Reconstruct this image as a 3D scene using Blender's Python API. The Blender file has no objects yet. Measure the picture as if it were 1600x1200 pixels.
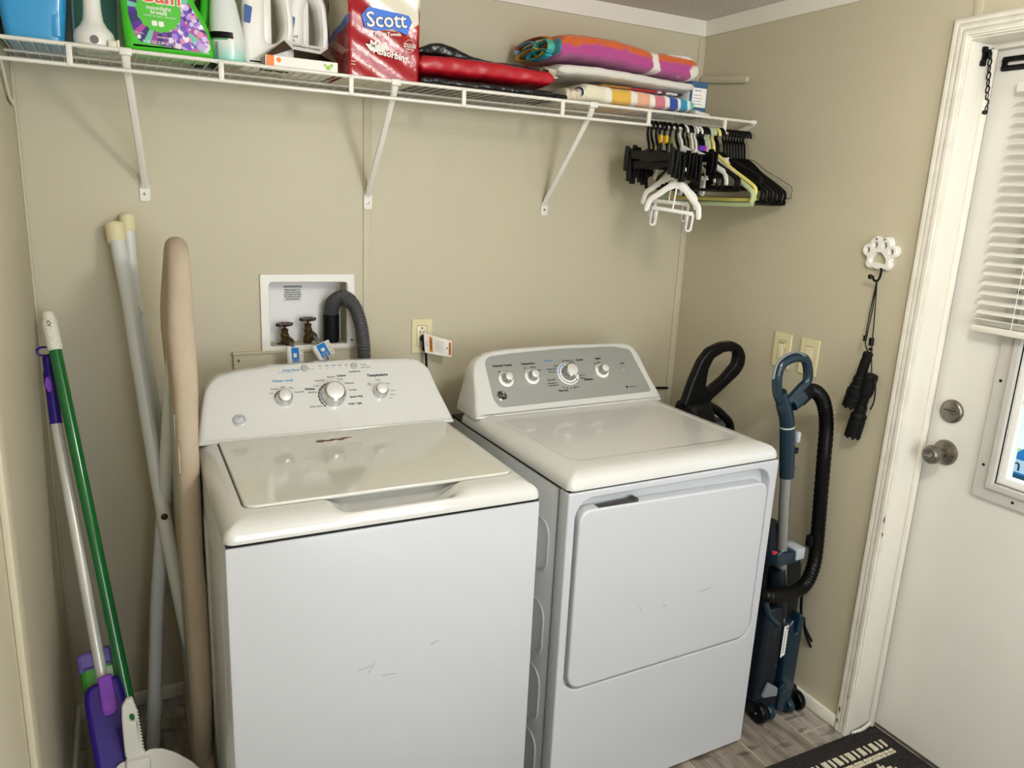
import bpy, bmesh, math, random
from mathutils import Vector, Matrix, Euler
import numpy as np
random.seed(7)
PI = math.pi
SC = bpy.context.scene
COL = SC.collection
V = Vector

# ------------------------------------------------------------------ camera
CAM = dict(f=1197.62, cx=.2142, cy=-2.3224, cz=1.5726, yaw=-.4802, pitch=-.2412, roll=.0484)
def cam_axes():
    y, p, r = CAM['yaw'], CAM['pitch'], CAM['roll']
    f = V((math.sin(-y)*math.cos(p), math.cos(y)*math.cos(p), math.sin(p)))
    rt = V((math.cos(y), math.sin(y), 0)); u = rt.cross(f)
    c, s = math.cos(r), math.sin(r)
    return c*rt + s*u, -s*rt + c*u, f
CR, CU, CF = cam_axes()
CC = V((CAM['cx'], CAM['cy'], CAM['cz']))
cd = bpy.data.cameras.new('camera'); cam = bpy.data.objects.new('camera', cd); COL.objects.link(cam)
cd.sensor_fit = 'HORIZONTAL'; cd.sensor_width = 36; cd.lens = 36*CAM['f']/1600; cd.clip_start = .02
cam.matrix_world = Matrix(((CR.x, CU.x, -CF.x, CC.x), (CR.y, CU.y, -CF.y, CC.y), (CR.z, CU.z, -CF.z, CC.z), (0, 0, 0, 1)))
SC.camera = cam
def at(px, py, ax, val):
    """a point of the photograph measured on the plane coordinate[ax] = val"""
    D = CF + CR*((px-800)/CAM['f']) - CU*((py-600)/CAM['f'])
    return CC + D*((val-CC[ax])/D[ax])

# ------------------------------------------------------------------ light
w = bpy.data.worlds.new('sky'); SC.world = w; w.use_nodes = True
bg = w.node_tree.nodes['Background']; bg.inputs[0].default_value = (.62, .78, 1, 1); bg.inputs[1].default_value = 1.9
def area(name, loc, rot, sx, sy, power, color):
    l = bpy.data.lights.new(name, 'AREA'); l.shape = 'RECTANGLE'; l.size = sx; l.size_y = sy; l.energy = power; l.color = color
    o = bpy.data.objects.new(name, l); COL.objects.link(o); o.location = loc; o.rotation_euler = rot
    return o
sun = bpy.data.lights.new('sun', 'SUN'); sun.energy = 2.0; sun.angle = .01; sun.color = (1, .95, .86)
so = bpy.data.objects.new('sun', sun); COL.objects.link(so); so.rotation_euler = (math.radians(28), math.radians(-25), 0)
SC.view_settings.view_transform = 'Standard'; SC.view_settings.look = 'None'
SC.view_settings.gamma = 1; SC.view_settings.use_curve_mapping = False
SC.view_settings.exposure = 0.12
LAMP_W = 30; FILL_W = 18; LX, LY = 1.18, -1.85

# ------------------------------------------------------------------ materials
def lin(h):
    h = h.lstrip('#'); c = [int(h[i:i+2], 16)/255 for i in (0, 2, 4)]
    return tuple(x/12.92 if x < .04045 else ((x+.055)/1.055)**2.4 for x in c)
MATS = {}
def mat(name, hexc, rough=.5, metal=0, bump=0, bscale=200, coat=0, trans=0, emit=0, attr=False, vary=0, vscale=3, alpha=1, sheen=0, c2=None, bdist=.001):
    if name in MATS: return MATS[name]
    m = bpy.data.materials.new(name); m.use_nodes = True; nt = m.node_tree; p = nt.nodes['Principled BSDF']
    c = lin(hexc) if isinstance(hexc, str) else hexc
    p.inputs['Base Color'].default_value = (*c, 1); p.inputs['Roughness'].default_value = rough; p.inputs['Metallic'].default_value = metal
    p.inputs['Coat Weight'].default_value = coat; p.inputs['Transmission Weight'].default_value = trans; p.inputs['Alpha'].default_value = alpha
    p.inputs['Sheen Weight'].default_value = sheen
    if emit: p.inputs['Emission Color'].default_value = (*c, 1); p.inputs['Emission Strength'].default_value = emit
    tc = nt.nodes.new('ShaderNodeTexCoord')
    if attr:
        a = nt.nodes.new('ShaderNodeAttribute'); a.attribute_name = 'Col'; nt.links.new(a.outputs['Color'], p.inputs['Base Color'])
    elif vary:
        n = nt.nodes.new('ShaderNodeTexNoise'); n.inputs['Scale'].default_value = vscale; n.inputs['Detail'].default_value = 6
        nt.links.new(tc.outputs['Object'], n.inputs['Vector'])
        mx = nt.nodes.new('ShaderNodeMix'); mx.data_type = 'RGBA'
        mr = nt.nodes.new('ShaderNodeMapRange'); mr.inputs[1].default_value = .35; mr.inputs[2].default_value = .65
        nt.links.new(n.outputs['Fac'], mr.inputs[0]); nt.links.new(mr.outputs[0], mx.inputs['Factor'])
        d = lin(c2) if c2 else tuple(x*(1-vary) for x in c)
        mx.inputs['A'].default_value = (*c, 1); mx.inputs['B'].default_value = (*d, 1)
        nt.links.new(mx.outputs['Result'], p.inputs['Base Color'])
    if bump:
        n = nt.nodes.new('ShaderNodeTexNoise'); n.inputs['Scale'].default_value = bscale; n.inputs['Detail'].default_value = 3
        b = nt.nodes.new('ShaderNodeBump'); b.inputs['Strength'].default_value = bump; b.inputs['Distance'].default_value = bdist
        nt.links.new(tc.outputs['Object'], n.inputs['Vector']); nt.links.new(n.outputs['Fac'], b.inputs['Height']); nt.links.new(b.outputs['Normal'], p.inputs['Normal'])
    MATS[name] = m
    return m
M_WALL = mat('beige_wall_paint', '#cac2a9', .5, bump=.25, bscale=260, vary=.05, vscale=1.5)
M_CEIL = mat('popcorn_ceiling', '#eae6de', .9, bump=.6, bscale=170, bdist=.006, vary=.3, vscale=140)
M_TRIM = mat('white_trim_paint', '#ebe7dc', .35, bump=.08, bscale=60)
M_TRIMW = mat('worn_white_trim_paint', '#e9e5d9', .4, bump=.3, bscale=90, vary=1, vscale=18, c2='#dedacd')
M_DOOR = mat('white_door_paint', '#e2e0d8', .38, bump=.12, bscale=40, vary=.04, vscale=5)
M_WHITE = mat('white_enamel', '#d4d4d1', .16, coat=.5)
M_PANEL = mat('white_painted_steel', '#c5c8cd', .35, bump=.05, bscale=700, coat=.2)
M_LID = mat('ivory_enamel_lid', '#d0d0c6', .09, coat=.6)
M_SIDE = mat('grey_white_side_steel', '#c9cccb', .4)
M_DARK = mat('dark_gap', '#0d0d0e', .7)
M_BLACK = mat('black_plastic', '#08080a', .32)
M_BLACKM = mat('matt_black_plastic', '#0a0a0b', .6)
M_CHROME = mat('chrome', '#cfcfcf', .14, 1)
M_NICKEL = mat('worn_nickel', '#958f86', .32, 1, vary=.3, vscale=60)
M_SILVER = mat('silver_knob_face', '#e4e4e2', .35, .3)
M_BRUSH = mat('brushed_grey_console', '#a5a8a4', .38, .35, bump=.1, bscale=500)
M_TEXTK = mat('black_print', '#26262a', .6)
M_TEXTG = mat('grey_print', '#77777a', .6)
M_TEXTB = mat('blue_print', '#3f86bd', .6)
M_IVORY = mat('ivory_plastic', '#e4dab0', .35)
M_WPL = mat('white_plastic', '#eeece6', .32)
M_WIRE = mat('white_vinyl_wire', '#e6e3da', .35)
M_TEXTW = mat('white_print', '#f4f2ee', .6)
M_ATTR = mat('printed_colours', '#ffffff', .4, attr=True)
M_TERRY = mat('terry_cloth', '#ffffff', .95, attr=True, bump=.9, bscale=600, sheen=.3, bdist=.002)
M_VINYL = mat('printed_film', '#ffffff', .22, attr=True, bump=.35, bscale=25, bdist=.006)

# ------------------------------------------------------------------ mesh builder
def curve_mesh(outlines, depth, bevel=0, res=1):
    cu = bpy.data.curves.new('c', 'CURVE'); cu.dimensions = '2D'; cu.fill_mode = 'BOTH'
    for pts in outlines:
        s = cu.splines.new('POLY'); s.points.add(len(pts)-1); s.use_cyclic_u = True
        for i, q in enumerate(pts): s.points[i].co = (q[0], q[1], 0, 1)
    cu.extrude = max(depth/2-bevel, 0); cu.bevel_depth = bevel; cu.bevel_resolution = res; cu.offset = -bevel
    o = bpy.data.objects.new('c', cu); me = bpy.data.meshes.new_from_object(o)
    vs = [v.co.copy() for v in me.vertices]; fs = [tuple(p.vertices) for p in me.polygons]
    bpy.data.objects.remove(o); bpy.data.curves.remove(cu); bpy.data.meshes.remove(me)
    return vs, fs
TEXTC = {}
def text_mesh(s, bold=0):
    k = (s, bold)
    if k not in TEXTC:
        cu = bpy.data.curves.new('t', 'FONT'); cu.body = s; cu.size = 1; cu.align_x = 'CENTER'; cu.align_y = 'CENTER'; cu.resolution_u = 2
        cu.offset = bold; cu.extrude = .01
        o = bpy.data.objects.new('t', cu); me = bpy.data.meshes.new_from_object(o)
        TEXTC[k] = ([v.co.copy() for v in me.vertices], [tuple(p.vertices) for p in me.polygons])
        bpy.data.objects.remove(o); bpy.data.curves.remove(cu); bpy.data.meshes.remove(me)
    return TEXTC[k]
def rrect(x0, x1, y0, y1, r, n=5):
    rs = r if isinstance(r, (list, tuple)) else [r]*4      # bl, br, tr, tl
    out = []
    for (cx, cy, a0, rr) in ((x0+rs[0], y0+rs[0], PI, rs[0]), (x1-rs[1], y0+rs[1], 1.5*PI, rs[1]), (x1-rs[2], y1-rs[2], 0, rs[2]), (x0+rs[3], y1-rs[3], .5*PI, rs[3])):
        for i in range(n+1):
            a = a0 + .5*PI*i/n; out.append((cx+rr*math.cos(a), cy+rr*math.sin(a)))
    return out
def rpoly(pts, r, n=4):
    out = []; N = len(pts)
    for i in range(N):
        p = V(pts[i]); a = V(pts[i-1])-p; b = V(pts[(i+1) % N])-p
        rr = r[i] if isinstance(r, (list, tuple)) else r
        rr = min(rr, a.length*.48, b.length*.48)
        if rr < 1e-5: out.append(tuple(p)); continue
        A = p+a.normalized()*rr; Bq = p+b.normalized()*rr
        for k in range(n+1):
            t = k/n; q = A*(1-t)**2 + p*2*t*(1-t) + Bq*t*t; out.append(tuple(q))
    return out
def ell(cx, cy, rx, ry, n=20, a=0):
    ca, sa = math.cos(a), math.sin(a)
    return [(cx+rx*math.cos(2*PI*i/n)*ca-ry*math.sin(2*PI*i/n)*sa, cy+rx*math.cos(2*PI*i/n)*sa+ry*math.sin(2*PI*i/n)*ca) for i in range(n)]
def smooth(pts, n=6, closed=False):
    P = [V(p) for p in pts]; N = len(P); out = []
    rng = range(N) if closed else range(N-1)
    for i in rng:
        a = P[(i-1) % N] if closed or i > 0 else P[0]; b = P[i]; c = P[(i+1) % N]; e = P[(i+2) % N] if closed or i+2 < N else P[-1]
        for k in range(n):
            t = k/n
            out.append(.5*((2*b)+(-a+c)*t+(2*a-5*b+4*c-e)*t*t+(-a+3*b-3*c+e)*t**3))
    if not closed: out.append(P[-1])
    return out
class B:
    def __init__(s): s.v = []; s.f = []; s.m = []; s.c = []; s.mi = 0
    def add(s, vs, fs, cols=None):
        n = len(s.v); s.v += [V(v) for v in vs]; s.f += [tuple(i+n for i in f) for f in fs]; s.m += [s.mi]*len(fs)
        s.c += cols if cols else [(1, 1, 1)]*len(vs)
        return s
    def box(s, x0, x1, y0, y1, z0, z1, r=0, seg=2):
        bm = bmesh.new(); bmesh.ops.create_cube(bm, size=1)
        for v in bm.verts: v.co = V(((x0+x1)/2+v.co.x*(x1-x0), (y0+y1)/2+v.co.y*(y1-y0), (z0+z1)/2+v.co.z*(z1-z0)))
        if r: bmesh.ops.bevel(bm, geom=bm.edges[:]+bm.verts[:], offset=r, segments=seg, affect='EDGES', profile=.5)
        bm.verts.index_update(); s.add([v.co.copy() for v in bm.verts], [tuple(v.index for v in f.verts) for f in bm.faces]); bm.free(); return s
    def obox(s, c, xd, yd, dx, dy, dz, r=0):
        t = B().box(-dx/2, dx/2, -dy/2, dy/2, -dz/2, dz/2, r); xd = V(xd).normalized(); yd = V(yd); yd = (yd-xd*yd.dot(xd)).normalized(); zd = xd.cross(yd)
        return s.add([V(c)+xd*v.x+yd*v.y+zd*v.z for v in t.v], t.f)
    def tube(s, pts, r, seg=8, closed=False, flat=None, cap=True):
        P = [V(p) for p in pts]; N = len(P); R = r if isinstance(r, (list, tuple)) else [r]*N
        T = []
        for i in range(N):
            a = P[i-1] if (closed or i > 0) else P[i]; b = P[(i+1) % N] if (closed or i < N-1) else P[i]
            T.append((b-a).normalized())
        up = V(flat) if flat else (V((0, 0, 1)) if abs(T[0].z) < .9 else V((1, 0, 0)))
        nrm = (up-T[0]*up.dot(T[0])).normalized(); vs = []; fs = []
        for i in range(N):
            if flat: nrm = (up-T[i]*up.dot(T[i])).normalized()
            else: nrm = (nrm-T[i]*nrm.dot(T[i])).normalized()
            bn = T[i].cross(nrm); ra = R[i] if not isinstance(R[i], (list, tuple)) else R[i]
            r1, r2 = ra if isinstance(ra, (list, tuple)) else (ra, ra)
            for k in range(seg):
                a = 2*PI*k/seg+.01; vs.append(P[i]+nrm*(r1*math.cos(a))+bn*(r2*math.sin(a)))
        for i in range(N if closed else N-1):
            j = (i+1) % N
            for k in range(seg):
                l = (k+1) % seg; fs.append((i*seg+k, i*seg+l, j*seg+l, j*seg+k))
        if cap and not closed: fs += [tuple(range(seg))[::-1], tuple((N-1)*seg+k for k in range(seg))]
        return s.add(vs, fs)
    def cyl(s, p0, p1, r0, r1=None, seg=20): return s.tube([p0, p1], [r0, r0 if r1 is None else r1], seg)
    def lathe(s, prof, p0, axis, seg=24):
        ax = V(axis).normalized(); u = ax.orthogonal().normalized(); w_ = ax.cross(u); vs = []; fs = []; n = len(prof)
        for (r, h) in prof:
            for k in range(seg):
                a = 2*PI*k/seg; vs.append(V(p0)+ax*h+(u*math.cos(a)+w_*math.sin(a))*max(r, 1e-5))
        for i in range(n-1):
            for k in range(seg):
                l = (k+1) % seg; fs.append((i*seg+k, i*seg+l, (i+1)*seg+l, (i+1)*seg+k))
        fs += [tuple(range(seg))[::-1], tuple((n-1)*seg+k for k in range(seg))]
        return s.add(vs, fs)
    def prism(s, outlines, o, xd, yd, depth, bevel=0, fn=None, res=1):
        """outline(s) in the plane xd,yd at o, growing by depth along xd x yd"""
        if not isinstance(outlines[0][0], (tuple, list, Vector)): outlines = [outlines]
        vs, fs = curve_mesh(outlines, depth, bevel, res); xd = V(xd).normalized(); yd = V(yd).normalized(); zd = xd.cross(yd); o = V(o)
        vs = [o+xd*v.x+yd*v.y+zd*(v.z+depth/2) for v in vs]
        if fn: vs = [fn(v) for v in vs]
        return s.add(vs, fs)
    def text(s, t, size, o, xd=(1, 0, 0), yd=(0, 0, 1), bold=0, sx=1):
        vs, fs = text_mesh(t, bold); xd = V(xd).normalized(); yd = V(yd); yd = (yd-xd*yd.dot(xd)).normalized(); zd = xd.cross(yd); o = V(o)
        return s.add([o+xd*(v.x*size*sx)+yd*(v.y*size)+zd*(v.z*.02*size+.0002) for v in vs], fs)
    def grid(s, nu, nv, fn, cfn=None):
        vs = []; cs = []
        for j in range(nv+1):
            for i in range(nu+1):
                vs.append(fn(i/nu, j/nv)); cs.append(cfn(i/nu, j/nv) if cfn else (1, 1, 1))
        fs = [(j*(nu+1)+i, j*(nu+1)+i+1, (j+1)*(nu+1)+i+1, (j+1)*(nu+1)+i) for j in range(nv) for i in range(nu)]
        return s.add(vs, fs, cs)
    def blob(s, ns, nt, fn, cfn=None):
        """closed skin: rings fn(s,t) for s in 0..1 (ends pinched by caller), t around"""
        vs = []; cs = []
        for j in range(ns+1):
            for i in range(nt):
                vs.append(fn(j/ns, i/nt)); cs.append(cfn(j/ns, i/nt) if cfn else (1, 1, 1))
        fs = [(j*nt+i, j*nt+(i+1) % nt, (j+1)*nt+(i+1) % nt, (j+1)*nt+i) for j in range(ns) for i in range(nt)]
        fs += [tuple(range(nt))[::-1], tuple(ns*nt+i for i in range(nt))]
        return s.add(vs, fs, cs)
WM = {}
def place(o, loc=(0, 0, 0), rot=0, parent=None, mtx=None):
    m = mtx if mtx is not None else Matrix.Translation(V(loc)) @ Matrix.Rotation(rot, 4, 'Z')
    o.matrix_basis = m; WM[o.name] = m if parent is None else WM[parent.name] @ m
    if parent is not None: o.parent = parent
def tag(o, label=None, cat=None, group=None, kind=None):
    if label: o['label'] = label
    if cat: o['category'] = cat
    if group: o['group'] = group
    if kind: o['kind'] = kind
    return o
def thing(name, label, cat, loc=(0, 0, 0), rot=0, group=None, mtx=None):
    o = bpy.data.objects.new(name, None); o.empty_display_size = .05; COL.objects.link(o); place(o, loc, rot, mtx=mtx)
    return tag(o, label, cat, group)
def obj(name, b, mats, parent=None, local=False, ang=35, label=None, kind=None, cat=None, group=None):
    if not isinstance(mats, (list, tuple)): mats = [mats]
    me = bpy.data.meshes.new(name)
    vs = b.v
    org = V((0, 0, 0))
    if parent is not None and not local:
        inv = WM[parent.name].inverted(); vs = [inv @ v for v in vs]
    if parent is None:
        lo = [min(v[i] for v in vs) for i in range(3)]; hi = [max(v[i] for v in vs) for i in range(3)]
        org = V(((lo[0]+hi[0])/2, (lo[1]+hi[1])/2, lo[2])); vs = [v-org for v in vs]
    me.from_pydata(vs, [], b.f)
    for m in mats: me.materials.append(m)
    me.polygons.foreach_set('material_index', b.m)
    if any(c != (1, 1, 1) for c in b.c):
        a = me.color_attributes.new('Col', 'FLOAT_COLOR', 'POINT')
        a.data.foreach_set('color', [x for c in b.c for x in (*c, 1)])
    bm = bmesh.new(); bm.from_mesh(me); bmesh.ops.recalc_face_normals(bm, faces=bm.faces); bm.to_mesh(me); bm.free()
    me.polygons.foreach_set('use_smooth', [True]*len(me.polygons)); me.set_sharp_from_angle(angle=math.radians(ang)); me.update()
    o = bpy.data.objects.new(name, me); COL.objects.link(o)
    place(o, org, 0, parent if parent is not None else None)
    if kind is None and parent is not None and any(k in name for k in ('print', 'marks', 'letters')): kind = 'stuff'
    return tag(o, label, cat, group, kind)
def struct(name, b, mats, parent=None, label=None, ang=35):
    return obj(name, b, mats, parent, ang=ang, kind='structure' if parent is None else None, label=label)

XL, XR, ZC, YF = .016, 2.132, 2.197, -3.3
# ================================================================== SETTING
b = B()
hx0, hx1, hz0, hz1 = .606, .836, 1.101, 1.291
for (x0, x1, z0, z1) in ((XL-.1, hx0, 0, ZC), (hx1, XR+.14, 0, ZC), (hx0, hx1, 0, hz0), (hx0, hx1, hz1, ZC)): b.box(x0, x1, 0, .1, z0, z1)
struct('wall_back', b, M_WALL, label='beige painted wall behind the washer and dryer')
struct('wall_left', B().box(XL-.1, XL, YF, 0, 0, ZC), M_WALL, label='narrow beige wall at the left edge')
DY0, DY1, DZ = -1.0, -1.915, 1.992
b = B(); b.box(XR, XR+.14, DY0+.02, 0, 0, ZC); b.box(XR, XR+.14, DY1-.02, DY0+.02, DZ+.03, ZC); b.box(XR, XR+.14, YF, DY1-.02, 0, ZC)
wr = struct('wall_right', b, M_WALL, label='beige painted wall with the exterior door')
struct('wall_front', B().box(XL-.1, XR+.14, YF-.1, YF, 0, ZC), M_WALL)
struct('ceiling', B().box(XL-.1, XR+.14, YF-.1, .1, ZC, ZC+.05), M_CEIL, label='white popcorn textured ceiling')
# crown moulding
def crown(name, a, c, nrm, label):
    prof = [(0, 0), (.012, 0), (.016, -.006), (.022, -.028), (.034, -.04), (.036, -.05)]   # (out, down from bottom edge) flipped below
    b = B(); L = []; H = .047
    pr = [(.001, 0), (.008, .0), (.010, .006), (.014, .028), (.022, .040), (.024, H), (.001, H)]
    for P in (a, c):
        for (o_, h) in pr: L.append(V(P)+V(nrm)*o_+V((0, 0, ZC-.048+h)))
    n = len(pr); fs = [(i, (i+1) % n, n+(i+1) % n, n+i) for i in range(n)] + [tuple(range(n)), tuple(range(n, 2*n))]
    b.add(L, fs); return struct(name, b, M_TRIM, label=label)
crown('trim_1', (XL, 0, 0), (XR, 0, 0), (0, -1, 0), 'white crown strip along the back wall ceiling line')
crown('trim_2', (XR, 0, 0), (XR, YF, 0), (-1, 0, 0), 'white crown strip along the right wall ceiling line')
crown('trim_3', (XL, YF, 0), (XL, 0, 0), (1, 0, 0), 'white crown strip along the left wall ceiling line')
struct('trim_4', B().box(.888, .913, -.004, 0, 0, ZC-.055, .0015), M_WALL, label='flat beige batten on the back wall')
struct('trim_5', B().box(XR-.027, XR, -.006, 0, 0, ZC-.055, .002), M_WALL, label='beige corner batten beside the dryer')
struct('trim_6', B().box(XR-.004, XR, -1.022, -1.0, 2.05, ZC-.055, .001), M_WALL, label='short beige batten above the door casing')
struct('trim_7', B().box(XL, XL+.012, -.92, -.84, 0, 2.05, .003), M_WALL, label='beige casing strip on the left wall')
struct('trim_8', B().box(XL, XL+.006, -.012, -.002, 0, ZC-.06, .002), M_WALL, label='thin corner bead at the left wall')
# baseboards
def base(name, pts, label): return struct(name, B().box(*pts, .006), M_TRIMW, label=label)
base('baseboard_back', (XL, XR, -.014, 0, 0, .045), 'low white baseboard on the back wall')
base('baseboard_right', (XR-.016, XR, -.962, 0, 0, .042), 'low white baseboard beside the vacuum')
base('baseboard_left', (XL, XL+.014, -.84, 0, 0, .045), 'low white baseboard on the left wall')
# floor: slab with grout colour, planks as parts
fl = struct('floor', B().box(XL-.1, XR+.16, YF-.1, .1, -.06, -.0012), mat('grout', '#b8ad9a', .9), label='wood-look plank tile floor')
def plank_mat(i):
    name = 'wood_tile_%d' % i
    if name in MATS: return MATS[name]
    base_c = ['#9a9186', '#8d8479', '#a29a91', '#867b6f'][i]
    m = mat(name, base_c, .42); nt = m.node_tree; p = nt.nodes['Principled BSDF']
    tc = nt.nodes.new('ShaderNodeTexCoord'); mp = nt.nodes.new('ShaderNodeMapping'); mp.inputs['Scale'].default_value = (26, 4, 1); mp.inputs['Location'].default_value = (i*3.1, i*1.7, 0)
    n = nt.nodes.new('ShaderNodeTexNoise'); n.inputs['Scale'].default_value = 1.6; n.inputs['Detail'].default_value = 9; n.inputs['Roughness'].default_value = .65
    r = nt.nodes.new('ShaderNodeValToRGB'); r.color_ramp.elements[0].position = .38; r.color_ramp.elements[1].position = .62
    c0 = lin(base_c); r.color_ramp.elements[0].color = (*[x*.62 for x in c0], 1); r.color_ramp.elements[1].color = (*[min(1, x*1.25) for x in c0], 1)
    nt.links.new(tc.outputs['Object'], mp.inputs[0]); nt.links.new(mp.outputs[0], n.inputs['Vector']); nt.links.new(n.outputs['Fac'], r.inputs[0])
    n2 = nt.nodes.new('ShaderNodeTexNoise'); n2.inputs['Scale'].default_value = 16; n2.inputs['Detail'].default_value = 5
    mp2 = nt.nodes.new('ShaderNodeMapping'); mp2.inputs['Scale'].default_value = (.6, 1.8, 1); nt.links.new(tc.outputs['Object'], mp2.inputs[0]); nt.links.new(mp2.outputs[0], n2.inputs['Vector'])
    r2 = nt.nodes.new('ShaderNodeValToRGB'); r2.color_ramp.elements[0].position = .57; r2.color_ramp.elements[1].position = .63; r2.color_ramp.elements[0].color = (1, 1, 1, 1); r2.color_ramp.elements[1].color = (.45, .42, .4, 1)
    nt.links.new(n2.outputs['Fac'], r2.inputs[0])
    mx = nt.nodes.new('ShaderNodeMix'); mx.data_type = 'RGBA'; mx.blend_type = 'MULTIPLY'; mx.inputs['Factor'].default_value = .8
    nt.links.new(r.outputs[0], mx.inputs['A']); nt.links.new(r2.outputs[0], mx.inputs['B']); nt.links.new(mx.outputs['Result'], p.inputs['Base Color'])
    return m
pk = {}
PW, PL = .2, .6
for ix in range(-1, 12):
    x0 = 1.799-PW*9+ix*PW
    off = (.34 if ix % 3 == 0 else (.1 if ix % 3 == 1 else .54))
    off = {10: .34, 9: .04, 8: .23}.get(ix, off)
    for iy in range(-1, 7):
        y1 = .0 - off - (iy-.0)*PL + .0
        ya, yb = y1-PL+.0022, y1-.0022
        xa, xb = x0+.0022, x0+PW-.0022
        xa = max(xa, XL); xb = min(xb, XR+(.13 if -1.9 < (ya+yb)/2 < -1.3 else 0)); yb = min(yb, 0); ya = max(ya, YF)
        if xb-xa < .02 or yb-ya < .02: continue
        k = random.randrange(4)
        o = obj('plank', B().box(xa-.5*(xa+xb), xb-.5*(xa+xb), ya-.5*(ya+yb), yb-.5*(ya+yb), -.004, 0, .001, 1), plank_mat(k), fl, local=True)
        place(o, (.5*(xa+xb)-WM['floor'].translation.x, .5*(ya+yb)-WM['floor'].translation.y, -WM['floor'].translation.z), 0, fl)
# door casing and jamb
b = B()
def casing_band(a, c, depth, bev):
    ul, ur, zt = .960, -(DY1-.043), 2.0505
    o_ = [(ul+a, 0), (ul+a, zt-a), (ur-a, zt-a), (ur-a, 0), (ur-c, 0), (ur-c, zt-c), (ul+c, zt-c), (ul+c, 0)]
    b.prism(o_, (XR, 0, 0), (0, -1, 0), (0, 0, 1), depth, bev)
casing_band(0, .048, .012, .002); casing_band(.003, .015, .0175, .0035); casing_band(.017, .029, .0165, .0035); casing_band(.031, .044, .0175, .0035)
struct('trim_9', b, M_TRIMW, label='white fluted door casing with chipped paint')
b = B(); b.box(XR-.002, XR+.14, DY0, DY0+.02, 0, DZ+.02, .001); b.box(XR-.002, XR+.14, DY1-.02, DY1, 0, DZ+.02, .001); b.box(XR-.002, XR+.14, DY1, DY0, DZ+.006, DZ+.03, .001)
b.box(XR+.09, XR+.105, DY0-.012, DY0, 0, DZ, .002); b.box(XR+.09, XR+.105, DY1, DY0, DZ-.006, DZ+.008, .002)
struct('trim_10', b, M_TRIM, label='white door jamb and stop')
struct('trim_11', B().box(XR+.122, XR+.16, DY1, DY0, 0, .012, .003), mat('threshold_aluminium', '#8f8b84', .4, .7), label='threshold under the door')

# ---------------------------------------------------------------- door_1 (exterior door)
XD = 2.25
dr = thing('door_1', 'white exterior door with half window, knob and deadbolt', None, (XD, DY0, 0)); dr['kind'] = 'structure'
wy0, wy1, wz0, wz1 = -1.215, -1.705, .895, 1.82       # clear glass opening
b = B(); d0, d1 = DY0-.003, DY1+.003
for (ya, yb, za, zb) in ((d1, d0, .014, wz0), (d1, d0, wz1, DZ), (wy0, d0, wz0, wz1), (d1, wy1, wz0, wz1)): b.box(XD, XD+.044, ya, yb, za, zb)
obj('door_slab', b, M_DOOR, dr)
b = B(); fo = [(-wy0-.055, wz0-.052), (-wy1+.055, wz0-.052), (-wy1+.055, wz1+.052), (-wy0-.055, wz1+.052)]
fi = [(-wy0, wz0), (-wy1, wz0), (-wy1, wz1), (-wy0, wz1)]
b.prism([fo, fi], (XD, 0, 0), (0, -1, 0), (0, 0, 1), .012, .003)
fi2 = [(-wy0-.018, wz0-.018), (-wy1+.018, wz0-.018), (-wy1+.018, wz1+.018), (-wy0-.018, wz1+.018)]
b.prism([fi2, fi], (XD, 0, 0), (0, -1, 0), (0, 0, 1), .02, .003)
fr = obj('window_frame', b, mat('grey_white_vinyl', '#c3c0ba', .4), dr)
for k in range(4):
    zz = wz0+.02+k*.23
    obj('screw_hole', B().cyl((XD-.0115, wy0+.036, zz+.02), (XD-.0125, wy0+.036, zz+.02), .0042, seg=10), M_DARK, dr)
for yy in (-1.27, -1.42, -1.57): obj('screw_hole', B().cyl((XD-.0115, yy, wz0-.034), (XD-.0125, yy, wz0-.034), .0042, seg=10), M_DARK, dr)
b = B().prism([fi, [(-wy0+.02, wz0+.02), (-wy1-.02, wz0+.02), (-wy1-.02, wz1-.02), (-wy0+.02, wz1-.02)]], (XD+.03, 0, 0), (0, -1, 0), (0, 0, 1), .029, .003)
obj('sash', b, mat('white_sash', '#f2f1ee', .35), dr)
for k in range(3):
    zz = wz0+(k+1)*(wz1-wz0)/4
    obj('muntin', B().box(XD+.004, XD+.026, wy1, wy0, zz-.009, zz+.009, .004), M_TRIM, dr)
obj('muntin', B().box(XD+.004, XD+.026, (wy0+wy1)/2-.009, (wy0+wy1)/2+.009, wz0, wz1, .004), M_TRIM, dr)
gm = mat('window_glass', '#ffffff', .0, trans=1); gm.node_tree.nodes['Principled BSDF'].inputs['IOR'].default_value = 1.02
obj('glass', B().box(XD+.030, XD+.033, wy1, wy0, wz0, wz1), gm, dr)
obj('gap_shade_strip', B().box(XD-.0015, XD+.04, DY0-.0035, DY0-.0003, .02, DZ-.004), mat('gap_shade', '#3d3831', .8), dr); obj('gap_shade_strip', B().box(XD-.0015, XD+.04, DY1, DY0-.003, DZ-.0005, DZ+.002), mat('gap_shade', ''), dr)  # dark strips stand in for the shade in the gap around the door
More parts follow.
